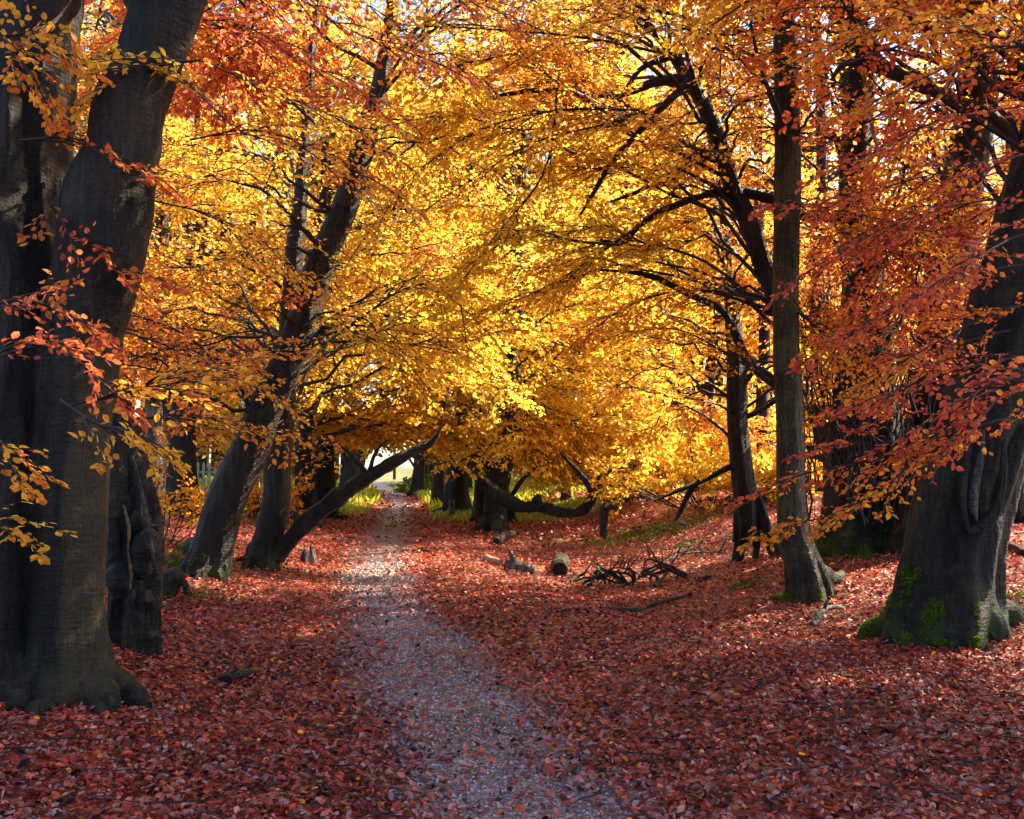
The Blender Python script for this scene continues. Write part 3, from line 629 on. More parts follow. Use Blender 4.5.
# arching tree behind the slender one
T10, b10, d10, P10 = photo_tree('arching_beech', 'beech arching overhead, its base behind the slender green-barked tree', (800, 572),
    [(800, 566, 13), (798, 500, 10), (794, 400, 9.5), (784, 320, 9), (764, 267, 8.5), (749, 222, 8.5), (733, 187, 8), (722, 151, 8), (702, 102, 7.5), (684, 71, 7), (664, 44, 5), (630, 10, 5), (600, -40, 3)],
    [], M_bark, [dict(n_limb=14, per=38, center=at(600, 90, 13), ext=(3.6, 3, 2.2), hue=.76, ls=.085, L=(.7, 1.4), hvar=.16), dict(n_limb=11, per=36, center=at(560, 0, 12.5), ext=(4, 2.5, 1.6), hue=.74, ls=.085, L=(.7, 1.4), seed=11, hvar=.14), dict(n_limb=12, per=20, center=at(620, 230, 14), ext=(2.2, 2, 1.2), hue=.9, ls=.09, seed=7, L=(.7, 1.3), hvar=.2)],
    limbs=[dict(p=[(690, 80, 7), (660, 82, 5), (625, 93, 4), (580, 93, 3), (540, 90, 2.6), (510, 94, 2.2), (470, 105, 1.6), (440, 125, 1.2), (400, 155, .8)]),
           dict(p=[(790, 205, 6), (769, 198, 6), (740, 191, 5), (715, 193, 4.5), (700, 197, 4), (660, 212, 3.5), (640, 225, 3), (620, 243, 2.4), (600, 240, 1.4)]),
           dict(p=[(795, 396, 8), (772, 381, 6), (748, 361, 5.5), (735, 335, 5), (724, 313, 4.5), (700, 298, 4), (679, 289, 3.6), (655, 278, 3), (631, 272, 2), (600, 270, 1)]),
           dict(p=[(790, 212, 6), (812, 217, 5.5), (838, 219, 4), (860, 228, 3)]), dict(p=[(722, 151, 4), (690, 165, 3.4), (660, 180, 3), (630, 195, 2), (600, 205, 1.2)], d=14.2),
           dict(p=[(690, 80, 4), (640, 130, 3.4), (610, 165, 3), (595, 190, 2), (580, 215, 1)], d=13), dict(p=[(676, 55, 4), (640, 70, 3), (620, 95, 3), (560, 60, 2), (520, 52, 1)], d=13.4)], seed=71, depth=13.2, vox=.018, disp=.6, flute=.07)
# dark stem with the big branch
T11, b11, d11, P11 = photo_tree('old_beech', 'broad dark old beech in deep shade with a swooping branch and pale stripe', (868, 548),
    [(868, 548, 46), (868, 500, 42), (868, 440, 38), (866, 380, 30), (864, 300, 22), (860, 220, 17), (858, 162, 15), (853, 74, 15), (845, 0, 17), (835, -120, 14), (820, -350, 8)],
    [(842, 556, .22), (868, 566, .2), (895, 556, .2), (905, 545, .2)], M_barkM,
    [dict(n_limb=26, per=24, center=at(880, 60, 13.5), ext=(3.4, 2.8, 3.0), hue=.60, ls=.085, L=(.7, 1.4), hvar=.2), dict(n_limb=14, per=26, center=at(850, -10, 14.5), ext=(3.6, 2, 1.5), hue=.6, ls=.085, seed=6, L=(.7, 1.4), hvar=.2), dict(n_limb=9, per=20, center=at(880, 260, 12.2), ext=(1.9, 1.2, 1.6), hue=.46, ls=.08, seed=5, L=(.7, 1.2), hvar=.2)],
    limbs=[dict(p=[(846, -20, 9), (852, 24, 9), (864, 44, 9.5), (871, 59, 9.5), (893, 71, 7.5), (930, 90, 6), (960, 102, 6), (985, 112, 6), (1006, 130, 6.5), (1024, 159, 6.5), (1040, 200, 6)], d=11.5),
           dict(p=[(862, 66, 5), (850, 62, 4), (840, 68, 3), (832, 80, 2)], d=11.5), dict(p=[(863, 72, 1.6), (868, 100, 2), (873, 130, 1.8), (879, 155, 1)], mat=M_pale, name='pale_strip', d=11.4)], seed=81, tufts=(.6, 16000, 1.), vox=.035, K=44, flute=.14)  # last strip is a narrow pale line along the edge of the stem
photo_tree('leaning_beech', 'wide dark trunk leaning towards the big mossy beech, deep in the shade', (930, 548),
    [(930, 548, 34), (932, 500, 30), (936, 430, 26), (946, 300, 23), (960, 200, 21), (972, 130, 20), (977, 60, 20), (972, 0, 18), (965, -150, 14), (950, -400, 8)],
    [(905, 552, .2), (950, 556, .2)], M_bark,
    [dict(n_limb=26, per=24, center=at(960, 80, 13), ext=(2.8, 2.5, 2.8), hue=.55, ls=.085, L=(.7, 1.4), hvar=.22), dict(n_limb=6, per=18, center=at(930, 290, 11.8), ext=(1.6, 1., 1.3), hue=.44, ls=.08, seed=5, L=(.7, 1.2), hvar=.2)], seed=91, vox=.035, flute=.14)
# big mossy beech on the right
T13, b13, d13, P13 = photo_tree('mossy_beech', 'huge beech with vivid green moss on its foot and a long pale hollow scar', (952, 632),
    [(948, 632, 54), (950, 590, 49), (958, 525, 45), (970, 470, 44), (987, 415, 43), (1004, 350, 43), (1030, 278, 45), (1050, 209, 46), (1085, 60, 44), (1110, -80, 40), (1150, -400, 30), (1180, -800, 16)],
    [(860, 638, .26), (896, 648, .17), (1010, 628, .2), (1040, 622, .2), (960, 650, .12)], M_barkM,
    [dict(n_limb=64, per=26, center=(8.8, 10.3, 9.4), ext=(7.8, 6.3, 2.6), hue=.5, ls=.08, L=(.8, 1.5), hvar=.2, out_keep=1., seed=3), dict(n_limb=30, per=20, center=at(1000, -60, 8.5), ext=(3.2, 2.2, 1.6), hue=.45, ls=.075, fine=True, L=(.6, 1.1), hvar=.2)],  # first crown lies mostly out of view, added to shade the foreground
    limbs=[dict(p=[(984, 425, .8), (981, 455, 2.4), (976, 480, 4), (974, 505, 4.5), (977, 522, 1.5)], mat=M_dead, name='scar', dd=-.40, label='pale exposed dead wood in the scar'),
           dict(p=[(1004, 440, 2), (1003, 470, 3), (999, 500, 4), (990, 520, 5), (976, 530, 4), (968, 532, 2)], name='scar_lip', dd=-.41),
           dict(p=[(975, 420, 1.5), (968, 450, 3), (964, 480, 3.4), (964, 510, 3), (968, 530, 2)], name='scar_lip', dd=-.41)], seed=101, tufts=(.5, 26000, .05), vox=.02, K=60, flute=.14, flare=.30, grooves=[(112, 11, .34, 1.35, 2.5), (60, 16, .16, .4, 3.4), (140, 12, .15, .5, 4)])
# ------------------------------------------------------------------ foreground sprays hanging from boughs of the two near beeches
def bough(tree, b, pts, d, hue, n, L=(.35, .6), ls=.07, side=.7, seed=0, r=.009, hv=.09, nside=6, nl=4):
    """a thin bough with leafy twigs on both sides; pts in photograph pixels at distance d"""
    global R
    Rb = R; R = np.random.RandomState(seed + 900)
    C = []
    for k, q in enumerate(pts):
        dd = q[2] if len(q) > 2 else d
        p = at(q[0], q[1], dd); C.append([*p, r * (1 - .8 * k / (len(pts) - 1))])
    M = 16; S = cat_rom(C, M); mb = MB(); tubes(mb, S[:, :3], S[:, 3], 5, 0)
    t = np.linspace(.1, 1, n) ; idx = t * (M - 1); i0 = np.minimum(idx.astype(int), M - 2); fr = (idx - i0)[:, None]
    P = S[i0, :3] * (1 - fr) + S[i0 + 1, :3] * fr; T = nrm(S[i0 + 1, :3] - S[i0, :3])
    sd = nrm(np.cross(T, [0, 0, 1.]) + R.normal(0, .2, (n, 3))) * np.where(np.arange(n) % 2, 1, -1)[:, None]
    D = nrm(T + sd * side + np.stack([np.zeros(n), np.zeros(n), R.normal(0, .12, n)], 1)); D[-1] = T[-1]
    sprays(mb, P, D, R.uniform(L[0], L[1], n) * (1.1 - .5 * t), hue + R.normal(0, .04, n), np.full(n, ls), True, nside, nl, .5, True, .22, hv)
    link('leafy_bough', mb.mesh('leafy_bough', [M_twig, M_leaf], b), tree); R = Rb
B1 = np.array(T1.location); B13 = np.array(T13.location); B11 = np.array(T11.location)
for k, (pts, d, hue, n) in enumerate([
    ([(-40, 330), (10, 300), (60, 310), (100, 335)], 5.6, .36, 9), ([(-30, 370), (20, 345), (60, 350), (105, 385)], 5.4, .30, 9),
    ([(60, 180), (60, 215), (75, 240), (110, 262), (150, 275)], 6.0, .34, 10), ([(20, 140), (70, 138), (110, 150), (150, 172)], 6.0, .38, 10),
    ([(200, 60), (160, 66), (130, 75), (100, 92)], 6.0, .74, 9), ([(225, 120), (195, 90), (160, 72), (130, 62)], 6.2, .72, 9),
    ([(-30, 60), (10, 35), (45, 45), (75, 60)], 5.8, .62, 9), ([(-20, 20), (20, 60), (40, 85)], 5.8, .56, 8),
    ([(70, 405), (110, 396), (160, 385), (210, 380)], 5.4, .60, 8), ([(60, 400), (100, 425), (130, 430), (150, 440)], 5.0, .66, 6),
    ([(-30, 425), (-10, 435), (5, 445)], 5.0, .60, 3), ([(-40, 515), (-20, 520), (0, 528)], 4.9, .76, 3),
    ([(90, 60), (150, 40), (215, 20), (280, 40)], 7.6, .34, 12), ([(160, 0), (230, 30), (300, 60), (370, 95)], 7.8, .32, 16), ([(180, -60), (270, -20), (350, 30), (430, 60)], 7.8, .30, 16),
    ([(190, 140), (250, 130), (320, 150), (390, 190)], 8.2, .40, 15), ([(180, -100), (300, -60), (420, -20), (520, 20)], 7.6, .44, 18), ([(200, 60), (280, 95), (340, 120), (400, 160)], 8.6, .45, 14),
    ([(120, 330), (170, 345), (220, 350), (280, 350)], 8.0, .52, 12), ([(120, 400), (160, 380), (210, 370), (250, 385)], 7.6, .68, 12), ([(150, 200), (210, 215), (260, 240), (310, 280)], 9.0, .50, 13),
    ([(250, -60), (330, -20), (420, 40), (500, 90)], 9.2, .50, 16), ([(130, 420), (180, 415), (230, 420), (290, 430)], 8.6, .42, 10),
    ([(-40, 462), (-20, 466), (0, 474)], 5.1, .66, 2)]):
    bough(T1, B1, pts, d, hue + (.22 if d > 8.1 else .03 if d > 7 else .05), n, ls=.06, seed=k, L=(.3, .55) if d < 7 else (.5, .85), nside=4 if d < 6.5 else 6)
for k, (pts, d, hue, n) in enumerate([
    ([(1060, 410), (1000, 420), (930, 440), (860, 462), (790, 478), (750, 500)], 7.2, .42, 16), ([(1060, 380), (1010, 390), (960, 425), (900, 440), (840, 445)], 7.0, .32, 13),
    ([(1000, 420), (940, 440), (880, 490), (830, 515), (775, 530)], 7.3, .62, 15), ([(1060, 350), (1000, 360), (940, 375), (880, 395)], 6.8, .28, 12),
    ([(1060, 260), (990, 270), (930, 290), (870, 320), (820, 350)], 7.2, .34, 15), ([(1060, 300), (1000, 310), (950, 335), (890, 370), (840, 400)], 7.4, .52, 15),
    ([(1060, 200), (990, 200), (920, 215), (860, 240), (810, 270)], 7.4, .24, 16), ([(1060, 150), (990, 160), (930, 175), (870, 190), (800, 200)], 7.2, .28, 16),
    ([(1060, 100), (1000, 110), (940, 120), (880, 150), (830, 170)], 7.4, .36, 15), ([(1060, 40), (1000, 50), (950, 65), (900, 90), (850, 110)], 7.0, .55, 15),
    ([(1060, -10), (1000, 10), (940, 20), (880, 30), (820, 50)], 7.2, .60, 15), ([(1060, 390), (1020, 378), (990, 385), (960, 400)], 5.8, .26, 8),
    ([(1060, 230), (1020, 235), (980, 255), (940, 280)], 6.2, .30, 9), ([(1060, 60), (1010, 40), (960, 30), (900, 10)], 6.6, .66, 12), ([(1040, -60), (960, -20), (900, 10), (840, 40)], 8, .6, 14),
    ([(1050, -110), (900, -90), (800, -60), (700, -20)], 9, .52, 20), ([(1010, 330), (950, 345), (900, 355), (850, 345)], 8.6, .48, 12)]):
    bough(T13, B13, pts, d, hue - .01, int(n * .85), seed=k + 50, L=(.4, .7), ls=.058, hv=.13, nl=5)
# near-overhead boughs of the arching beech, reaching over the path
for k, (pts, d, hue, n) in enumerate([
    ([(690, 60), (600, 40), (500, 30), (400, 30), (330, 60)], 11, .48, 24), ([(690, 90), (620, 120), (540, 140), (440, 200)], 11.5, .56, 22), ([(700, 20), (600, 0), (500, -10), (400, -10)], 10.5, .42, 24),
    ([(640, 110), (560, 110), (480, 130), (420, 170), (370, 230)], 12, .54, 24), ([(760, 60), (720, 40), (650, 20), (580, 10)], 10, .6, 18), ([(760, 300), (700, 290), (640, 300), (590, 330)], 12.6, .42, 18),
    ([(770, 380), (720, 350), (680, 330), (640, 330)], 12.8, .45, 16), ([(620, 245), (570, 240), (530, 230), (490, 250)], 12.5, .86, 18), ([(640, 225), (590, 260), (540, 290), (490, 310)], 12.8, .62, 18),
    ([(780, 200), (830, 210), (880, 220), (930, 240)], 11.5, .35, 16), ([(780, 300), (820, 330), (850, 370)], 12, .4, 10), ([(560, 70), (540, 180), (500, 230), (470, 270)], 12.4, .8, 16)]):
    bough(T10, b10, pts, d, hue + .28, int(n * .9), seed=k + 90, L=(.7, 1.2), ls=.068, r=.02, nside=8, nl=5)
# ------------------------------------------------------------------ trees further back (each its own trunk and crown)
def back_tree(name, label, px, d, hw, lean, hue, n=26, cz=300, ext=(4.5, 3.5, 4.5), ls=.17, low=True, mat=None, seed=0, group=None, top=-200, cdx=0):
    x = at(px, 470, d)[0]; b = np.array([x, d, float(H(x, d))])
    t = thing(name, label, 'tree', b, group); mb = MB()
    px0, py0, _ = project(b); py0 = float(py0[0]); r = hw * d / F
    hh = 17 + 3 * math.sin(seed); rs = np.random.RandomState(seed)
    C = [[x, d, b[2] - .3, r * 1.15], [x, d, b[2], r * 1.1]]
    for q in (.12, .3, .55, .8, 1.0): C.append([x + lean * q * hh * .35 + rs.normal(0, .12), d + rs.normal(0, .15), b[2] + q * hh, r * (1 - .82 * q)])
    P, rr = trunk_shape(mb, C, 20, 60, .13, .55, .5, seed)
    for k in range(4):
        a = rs.rand() * 6.28; root(mb, [b[0], b[1], b[2] + .3], [b[0] + math.cos(a) * r * 3, b[1] + math.sin(a) * r * 3, 0], r * .45, .03, seed=seed + k)
    link('trunk', mb.mesh('trunk', [mat or M_bark], b), t)
    mbc = MB(); c = at(px + cdx, cz, d)
    crown(mbc, P[P[:, 2] > 1.8][::3], int(n * .8), 24, c, ext, hue + .07, ls, L=(1.3, 2.4), seed=seed, hvar=.1, out_keep=.08, r0=r * .4, nside=6, nl=5)
    if low:
        c = at(px + cdx, 440, d); crown(mbc, P[(P[:, 2] > 1.5) & (P[:, 2] < 5)], int(n * .36), 22, c, (ext[0], ext[1] * .8, 1.2), hue + .08, ls * .95, L=(1., 1.9), seed=seed + 7, hvar=.12, out_keep=.08, r0=r * .25, nside=6, nl=5)
    link('crown', mbc.mesh('crown', [M_twig, M_leaf], b), t)
    return t
BT = [('upright dark beech glimpsed between the hollow trunk and the picket fence', 182, 24, 15, .1, .82, M_bark),
      ('thin stem just beside the hollow trunk, rough barked', 157, 21, 9, -.1, .74, M_dead),
      ('grey trunk standing close behind the bough that slants over the path', 306, 27, 9, .1, .78, M_bark),
      ('stout dark trunk between the slanting bough and the left verge of the path', 324, 31, 11, 0, .80, M_bark),
      ('slim stem right behind the dark beech with the bare slanting limb', 252, 29, 6, 0, .66, M_bark),
      ('distant trunk on the right of the path beyond the yellow-green verge plants', 441, 43, 9, .1, .86, M_bark),
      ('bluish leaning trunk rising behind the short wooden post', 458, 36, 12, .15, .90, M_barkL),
      ('narrow upright trunk touching the left side of the S-curved limb beech', 479, 31, 5.5, 0, .86, M_barkG),
      ('thin trunk touching the right side of the S-curved limb beech', 511, 30, 4, .05, .84, M_bark),
      ('pale slim stem beyond the dipping S-curved limb', 566, 40, 4, .1, .94, M_barkG),
      ('dark trunk behind the hanging tip of the S-curved limb', 632, 36, 8, -.1, .80, M_bark),
      ('twin pale far stem above the right hollow, the wider one', 662, 40, 6, 0, .84, M_barkG),
      ('slim dark stem beside the wider pale stem above the hollow', 670, 37, 3.6, 0, .76, M_bark),
      ('dark far trunk just left of the twisted tree', 706, 33, 7, .1, .72, M_bark),
      ('straight far trunk between the twisted tree and the slender tree', 765, 30, 7, 0, .62, M_bark),
      ('dark trunk right of the slender tree, behind the old beech', 828, 25, 10, -.05, .50, M_bark),
      ('shaded trunk half hidden by the huge mossy beech', 1016, 19, 17, .05, .45, M_bark),
      ('golden-leaved tree filling the fork of the twin-stemmed beech', 104, 19, 12, .02, .74, M_bark),
      ('far tree over the end of the path with a pale yellow crown', 350, 52, 10, .1, .92, M_bark),
      ('far tree beyond the path bend with a golden crown', 416, 60, 6, 0, .96, M_bark)]
for k, (lab, px, d, hw, lean, hue, mat) in enumerate(BT):
    e = (5.5, 4, 8) if d > 30 else (4.4, 3.4, 5.6)
    back_tree('background_tree', lab, px, d, hw, lean, hue, n=26 if d > 23 else 18, cz=(190 if d < 34 else 200) if px < 380 or px > 560 else 240, ext=e, ls=.006 * d if d > 24 else .12, mat=mat, seed=200 + k * 3, low=d > 26, group='trees standing back in the wood')
# ------------------------------------------------------------------ the wood beyond, one mass
def woodland():
    mb = MB(); rs = np.random.RandomState(77)
    n = 420; d = rs.uniform(58, 105, n); a = rs.uniform(-.72, .72, n); x = a * d * 1.0
    k = np.abs(x - pathx(d)) > 2.5; x, d = x[k], d[k]; n = len(x)
    g = H(x, d); h = rs.uniform(18, 36, n)
    P = np.stack([np.stack([x, d, g - .3], 1), np.stack([x + rs.normal(0, .3, n), d, g + h * .5], 1), np.stack([x + rs.normal(0, .8, n), d, g + h], 1)], 1)
    tubes(mb, P, (rs.uniform(.14, .4, n)[:, None]) * np.array([[1, .7, .15]]), 6, 0)
    m = 130000; i = rs.randint(0, n, m)
    v = rs.normal(0, 1, (m, 3)); v /= np.linalg.norm(v, axis=1)[:, None]; v *= (rs.rand(m)**.4)[:, None]
    c = np.stack([x[i], d[i], g[i] + h[i] * .56], 1); B = c + v * np.stack([np.full(m, 3.6), np.full(m, 3.6), h[i] * .5], 1)
    kk = B[:, 2] > H(B[:, 0], B[:, 1]) + .8
    # leave ragged holes
    kk &= lowfreq(B, .9, 2.) > -.42
    B, i = B[kk], i[kk]; m = len(B)
    D = nrm(rs.normal(0, 1, (m, 3)) * [1, 1, .4]); Nn = nrm(np.array([0, 0, 1.]) + rs.normal(0, .5, (m, 3)))
    hue = .88 + .10 * np.sin(i * 1.7) + rs.normal(0, .08, m)
    leaf_mesh(mb, B, D, Nn, rs.uniform(.28, .6, m), hue, False, 1, .8)
    tag(link('far_woodland', mb.mesh('far_woodland', [M_bark, M_leaf])), 'distant golden beech woodland closing the view', 'woodland', kind='stuff')
woodland()
# ------------------------------------------------------------------ shrubs of the middle distance
def shrub(name, label, px, py, w, h, hue, ls, n, seed, mat=M_leaf, group=None, dense=30):
    global R
    b = hit(px, py); t = thing(name, label, 'shrub', b, group); mb = MB(); Rb = R; R = np.random.RandomState(seed)
    a = R.rand(n) * 6.28; rr = w * R.rand(n)**.5; tip = np.stack([b[0] + rr * np.cos(a), b[1] + rr * np.sin(a) * .6, b[2] + h * R.uniform(.4, 1, n) * (1 - .4 * rr / w)], 1)
    st = b + np.stack([.25 * rr * np.cos(a), .2 * rr * np.sin(a), np.zeros(n) - .05], 1)
    Pm = (st + tip) / 2 + R.normal(0, .06, (n, 3)); tubes(mb, np.stack([st, Pm, tip], 1), np.full((n, 1), .014) * [1, .7, .3], 4, 0)
    q = R.randint(0, n, n * 3); u = R.uniform(.35, 1, n * 3)[:, None]; P = st[q] * (1 - u) + tip[q] * u
    D = nrm(tip[q] - st[q] + R.normal(0, .7, (n * 3, 3)))
    sprays(mb, P, D, np.full(n * 3, .55 * h * .7), hue + R.normal(0, .05, n * 3), np.full(n * 3, ls), False, 6, 4, .6)
    link('foliage', mb.mesh('foliage', [M_twig, mat], b), t); R = Rb
shrub('yellow_shrub', 'bright yellow bush beyond the hollow, left of the twisted tree', 705, 506, 3.2, 1.9, .92, .14, 60, 1)
shrub('yellow_shrub', 'low yellow bush seen between the twisted tree and the slender tree', 772, 500, 2.0, 1.5, .94, .13, 40, 2)
shrub('yellow_shrub', 'orange-gold bush drooping behind the tip of the S-curved limb', 632, 500, 3.2, 2.8, .84, .14, 60, 3)
shrub('green_shrub', 'fresh green bush at the right edge of the far path', 425, 496, 2.4, 1.3, .55, .14, 50, 4, M_green)
shrub('green_shrub', 'yellow-green bramble clump behind the short wooden post', 480, 505, 2.4, .9, .75, .12, 60, 5, M_green)
shrub('yellow_shrub', 'golden sapling low beside the hollow trunk', 160, 545, .7, 1.9, .74, .09, 16, 6)
shrub('yellow_shrub', 'thin amber sapling between two dark trunks near the fence', 255, 520, 1.2, 1.6, .66, .12, 20, 7)
# grass tufts and moss
def blades(name, label, spots, n, hgt, hue, seed, wd=.03):
    mb = MB(); rs = np.random.RandomState(seed)
    for (x0, y0, rx, ry) in spots:
        m = int(n * rx * ry); x = x0 + rs.normal(0, rx * .5, m); y = y0 + rs.normal(0, ry * .5, m); z = H(x, y)
        k_ = np.abs(x - pathx(y)) > 1.15; x, y, z = x[k_], y[k_], z[k_]; m = len(x); s = rs.uniform(.4, 1, m) * hgt
        D = nrm(np.stack([rs.normal(0, .5, m), rs.normal(0, .5, m), np.ones(m)], 1)); Nn = nrm(rs.normal(0, 1, (m, 3)) * [1, 1, .2])
        leaf_mesh(mb, np.stack([x, y, z], 1), D, Nn, s, hue + rs.normal(0, .14, m), False, 0, wd)
    tag(link(name, mb.mesh(name, [M_green])), label, 'grass', kind='stuff')
def sp(px, py, rx, ry): p = hit(px, py); return (p[0], p[1], rx, ry)
blades('grass', 'yellow-green grass beside the far end of the path', [sp(433, 499, 2.2, 5), sp(480, 512, 3., 3), sp(520, 516, 3, 2.4), sp(335, 506, 1.6, 3), sp(340, 512, 1.0, 2), sp(540, 520, 3, 2), sp(428, 490, 2.5, 5), sp(448, 505, 1.6, 3)], 620, .28, .78, 3, .12)
blades('far_undergrowth', 'bright green and yellow undergrowth on the woodland floor beyond the path bend', [(-14, 62, 22, 14), (8, 60, 24, 16), (-1.5, 44, 3, 6), (-6, 56, 6, 12), (20, 58, 16, 16), (-30, 60, 16, 16)], 26, .6, .8, 9, .22)
blades('grass_tufts', 'short grass and moss tufts along the banks', [sp(640, 537, 1.4, 1.2), sp(655, 530, 2.2, 1), sp(160, 590, .9, .8), sp(250, 520, 2, 1.4), sp(180, 556, .8, .8), sp(165, 560, 1, 1), sp(1020, 612, .8, .6)], 420, .09, .35, 4, .4)
def mosspatch(name, label, spots, seed):
    mb = MB(); rs = np.random.RandomState(seed)
    for (x0, y0, rx, ry) in spots:
        m = int(2600 * rx * ry); x = x0 + rs.normal(0, rx * .4, m); y = y0 + rs.normal(0, ry * .4, m)
        k = wob(x * 3.1, y * 3.4) > -.15; x, y = x[k], y[k]; m = len(x); z = H(x, y) + .035
        D = nrm(rs.normal(0, 1, (m, 3)) * [1, 1, .5]); leaf_mesh(mb, np.stack([x, y, z], 1), D, nrm(np.array([0, 0, 1]) + rs.normal(0, .5, (m, 3))), rs.uniform(.02, .05, m), rs.normal(.12, .12, m), False, 0, .7)
    tag(link(name, mb.mesh(name, [M_green])), label, 'moss', kind='stuff')
mosspatch('moss', 'moss cushions among the leaves on the right bank and round the trunks', [sp(790, 568, .7, .5), sp(730, 590, .5, .35), sp(850, 560, .6, .4), sp(905, 560, .5, .4), sp(650, 532, 1.2, .8), sp(1018, 600, .4, .4), sp(170, 565, .5, .6), sp(440, 590, .01, .01), sp(690, 545, .9, .5), sp(760, 530, .7, .5)], 6)
# ------------------------------------------------------------------ twiggy thicket in the shade on the right
def thicket():
    rs = np.random.RandomState(31); b = hit(860, 552); b = np.array([b[0], b[1] - .6, float(H(b[0], b[1] - .6))])
    t = thing('twiggy_thicket', 'dense dark leafless thicket of upright twigs wrapped round the old beech', 'shrub', b)
    mb = MB(); n = 260; x0 = b[0] + rs.normal(-.1, .5, n); y0 = b[1] + rs.normal(-.1, .3, n); z0 = rs.uniform(.3, 2.4, n) + b[2]
    M = 9; tt = np.linspace(0, 1, M)[None]; h = rs.uniform(1.0, 2.8, n)[:, None]
    ph = rs.rand(n, 1) * 6; am = rs.uniform(.03, .16, (n, 1))
    X = x0[:, None] + rs.normal(0, .35, (n, 1)) * tt + am * np.sin(tt * 7 + ph); Y = y0[:, None] + rs.normal(-.1, .2, (n, 1)) * tt + am * np.cos(tt * 6 + ph); Z = z0[:, None] + h * tt
    tubes(mb, np.stack([X, Y, Z], -1), rs.uniform(.005, .016, (n, 1)) * (1.1 - tt), 4, 0)
    link('twigs', mb.mesh('twigs', [M_twig], b), t)
thicket()
# ------------------------------------------------------------------ picket fence far left
def fence():
    b = at(212, 500, 33); b[2] = float(H(b[0], b[1])); t = thing('picket_fence', 'short run of pale green picket fence glimpsed between the trunks', 'fence', b)
    m, nt, ns, ln = newmat('fence_paint'); pb = ns.new('ShaderNodeBsdfPrincipled'); n = N_(ns, 'ShaderNodeTexNoise', i_Scale=9.); tc = ns.new('ShaderNodeTexCoord'); ln.new(tc.outputs['Object'], n.inputs['Vector'])
    rp = ramp(ns, [(.3, (.12, .20, .12)), (.7, (.34, .46, .30))]); ln.new(n.outputs['Fac'], rp.inputs[0]); ln.new(rp.outputs[0], pb.inputs['Base Color'])
    out = ns.new('ShaderNodeOutputMaterial'); ln.new(pb.outputs[0], out.inputs[0])
    def box(cx, cy, cz, sx, sy, sz, pt=False):
        mb = MB(); V = np.array([[x * sx / 2 + cx, y * sy / 2 + cy, z * sz / 2 + cz] for x in (-1, 1) for y in (-1, 1) for z in (-1, 1)])
        Fq = [[0, 1, 3, 2], [4, 6, 7, 5], [0, 4, 5, 1], [2, 3, 7, 6], [0, 2, 6, 4], [1, 5, 7, 3]]; mb.add(V, Fq, smooth=False)
        if pt:
            V2 = np.array([[cx - sx / 2, cy - sy / 2, cz + sz / 2 + .002], [cx + sx / 2, cy - sy / 2, cz + sz / 2 + .002], [cx + sx / 2, cy + sy / 2, cz + sz / 2 + .002], [cx - sx / 2, cy + sy / 2, cz + sz / 2 + .002], [cx, cy, cz + sz / 2 + .09]])
            mb.add(V2, [[0, 1, 4], [1, 2, 4], [2, 3, 4], [3, 0, 4]], smooth=False)
        return mb
    for k in range(22):
        x = b[0] - 2 + k * .19; z = float(H(x, b[1])); link('picket', box(x, b[1], z + .58, .08, .03, 1.1, True).mesh('picket', [m], b), t)
    for z in (.35, .9): link('rail', box(b[0], b[1] + .045, b[2] + z, 4.3, .04, .08).mesh('rail', [m], b), t)
    for x in (-2.1, 0.08, 2.15): link('post', box(b[0] + x, b[1] + .13, b[2] + .6, .1, .1, 1.3).mesh('post', [m], b), t)
fence()
# ------------------------------------------------------------------ posts, logs, branches
def post(label, px, py, top, hw, mat, lean=0):
    b = hit(px, py); d = b[1]; e = at(px + lean, top, d); r = hw * d / F
    mb = MB(); trunk_shape(mb, [[b[0], b[1], b[2] - .2, r * 1.05], [b[0], b[1], b[2], r * 1.05], [*((b + e) / 2), r], [*e, r * .96]], 14, 14, .05, 0, 1, int(px), cap=True)
    o = link('wooden_post', mb.mesh('wooden_post', [mat], b), None, b); tag(o, label, 'post')
post('short weathered wooden post beside the bramble clump', 452, 518, 500, 3.2, M_dead)
post('taller slim post against the foot of the S-curved limb beech', 477, 527, 492, 1.6, M_char)
b = hit(604, 538); t = thing('broken_stump', 'dark upright broken stump with a thin stick leaning from it in the hollow', 'stump', b)
mb = MB(); d = b[1]; trunk_shape(mb, pxpts([(604, 548, 4.5), (604, 536, 4.2), (604, 520, 4), (605, 506, 3.6), (606, 503, 2.4)], d), 20, 24, .2, .2, .2, 5, cap=True); link('stump_wood', mb.mesh('stump_wood', [M_char], b), t)
limb(t, b, [(606, 508, 3), (612, 506, 3.2), (618, 509, 2.5)], d - .05, mat=M_char, K=8, name='snag'); limb(t, b, [(604, 530, 1.3), (605, 545, 1.2), (606, 553, .8)], d - .25, mat=M_char, K=6, name='stick')
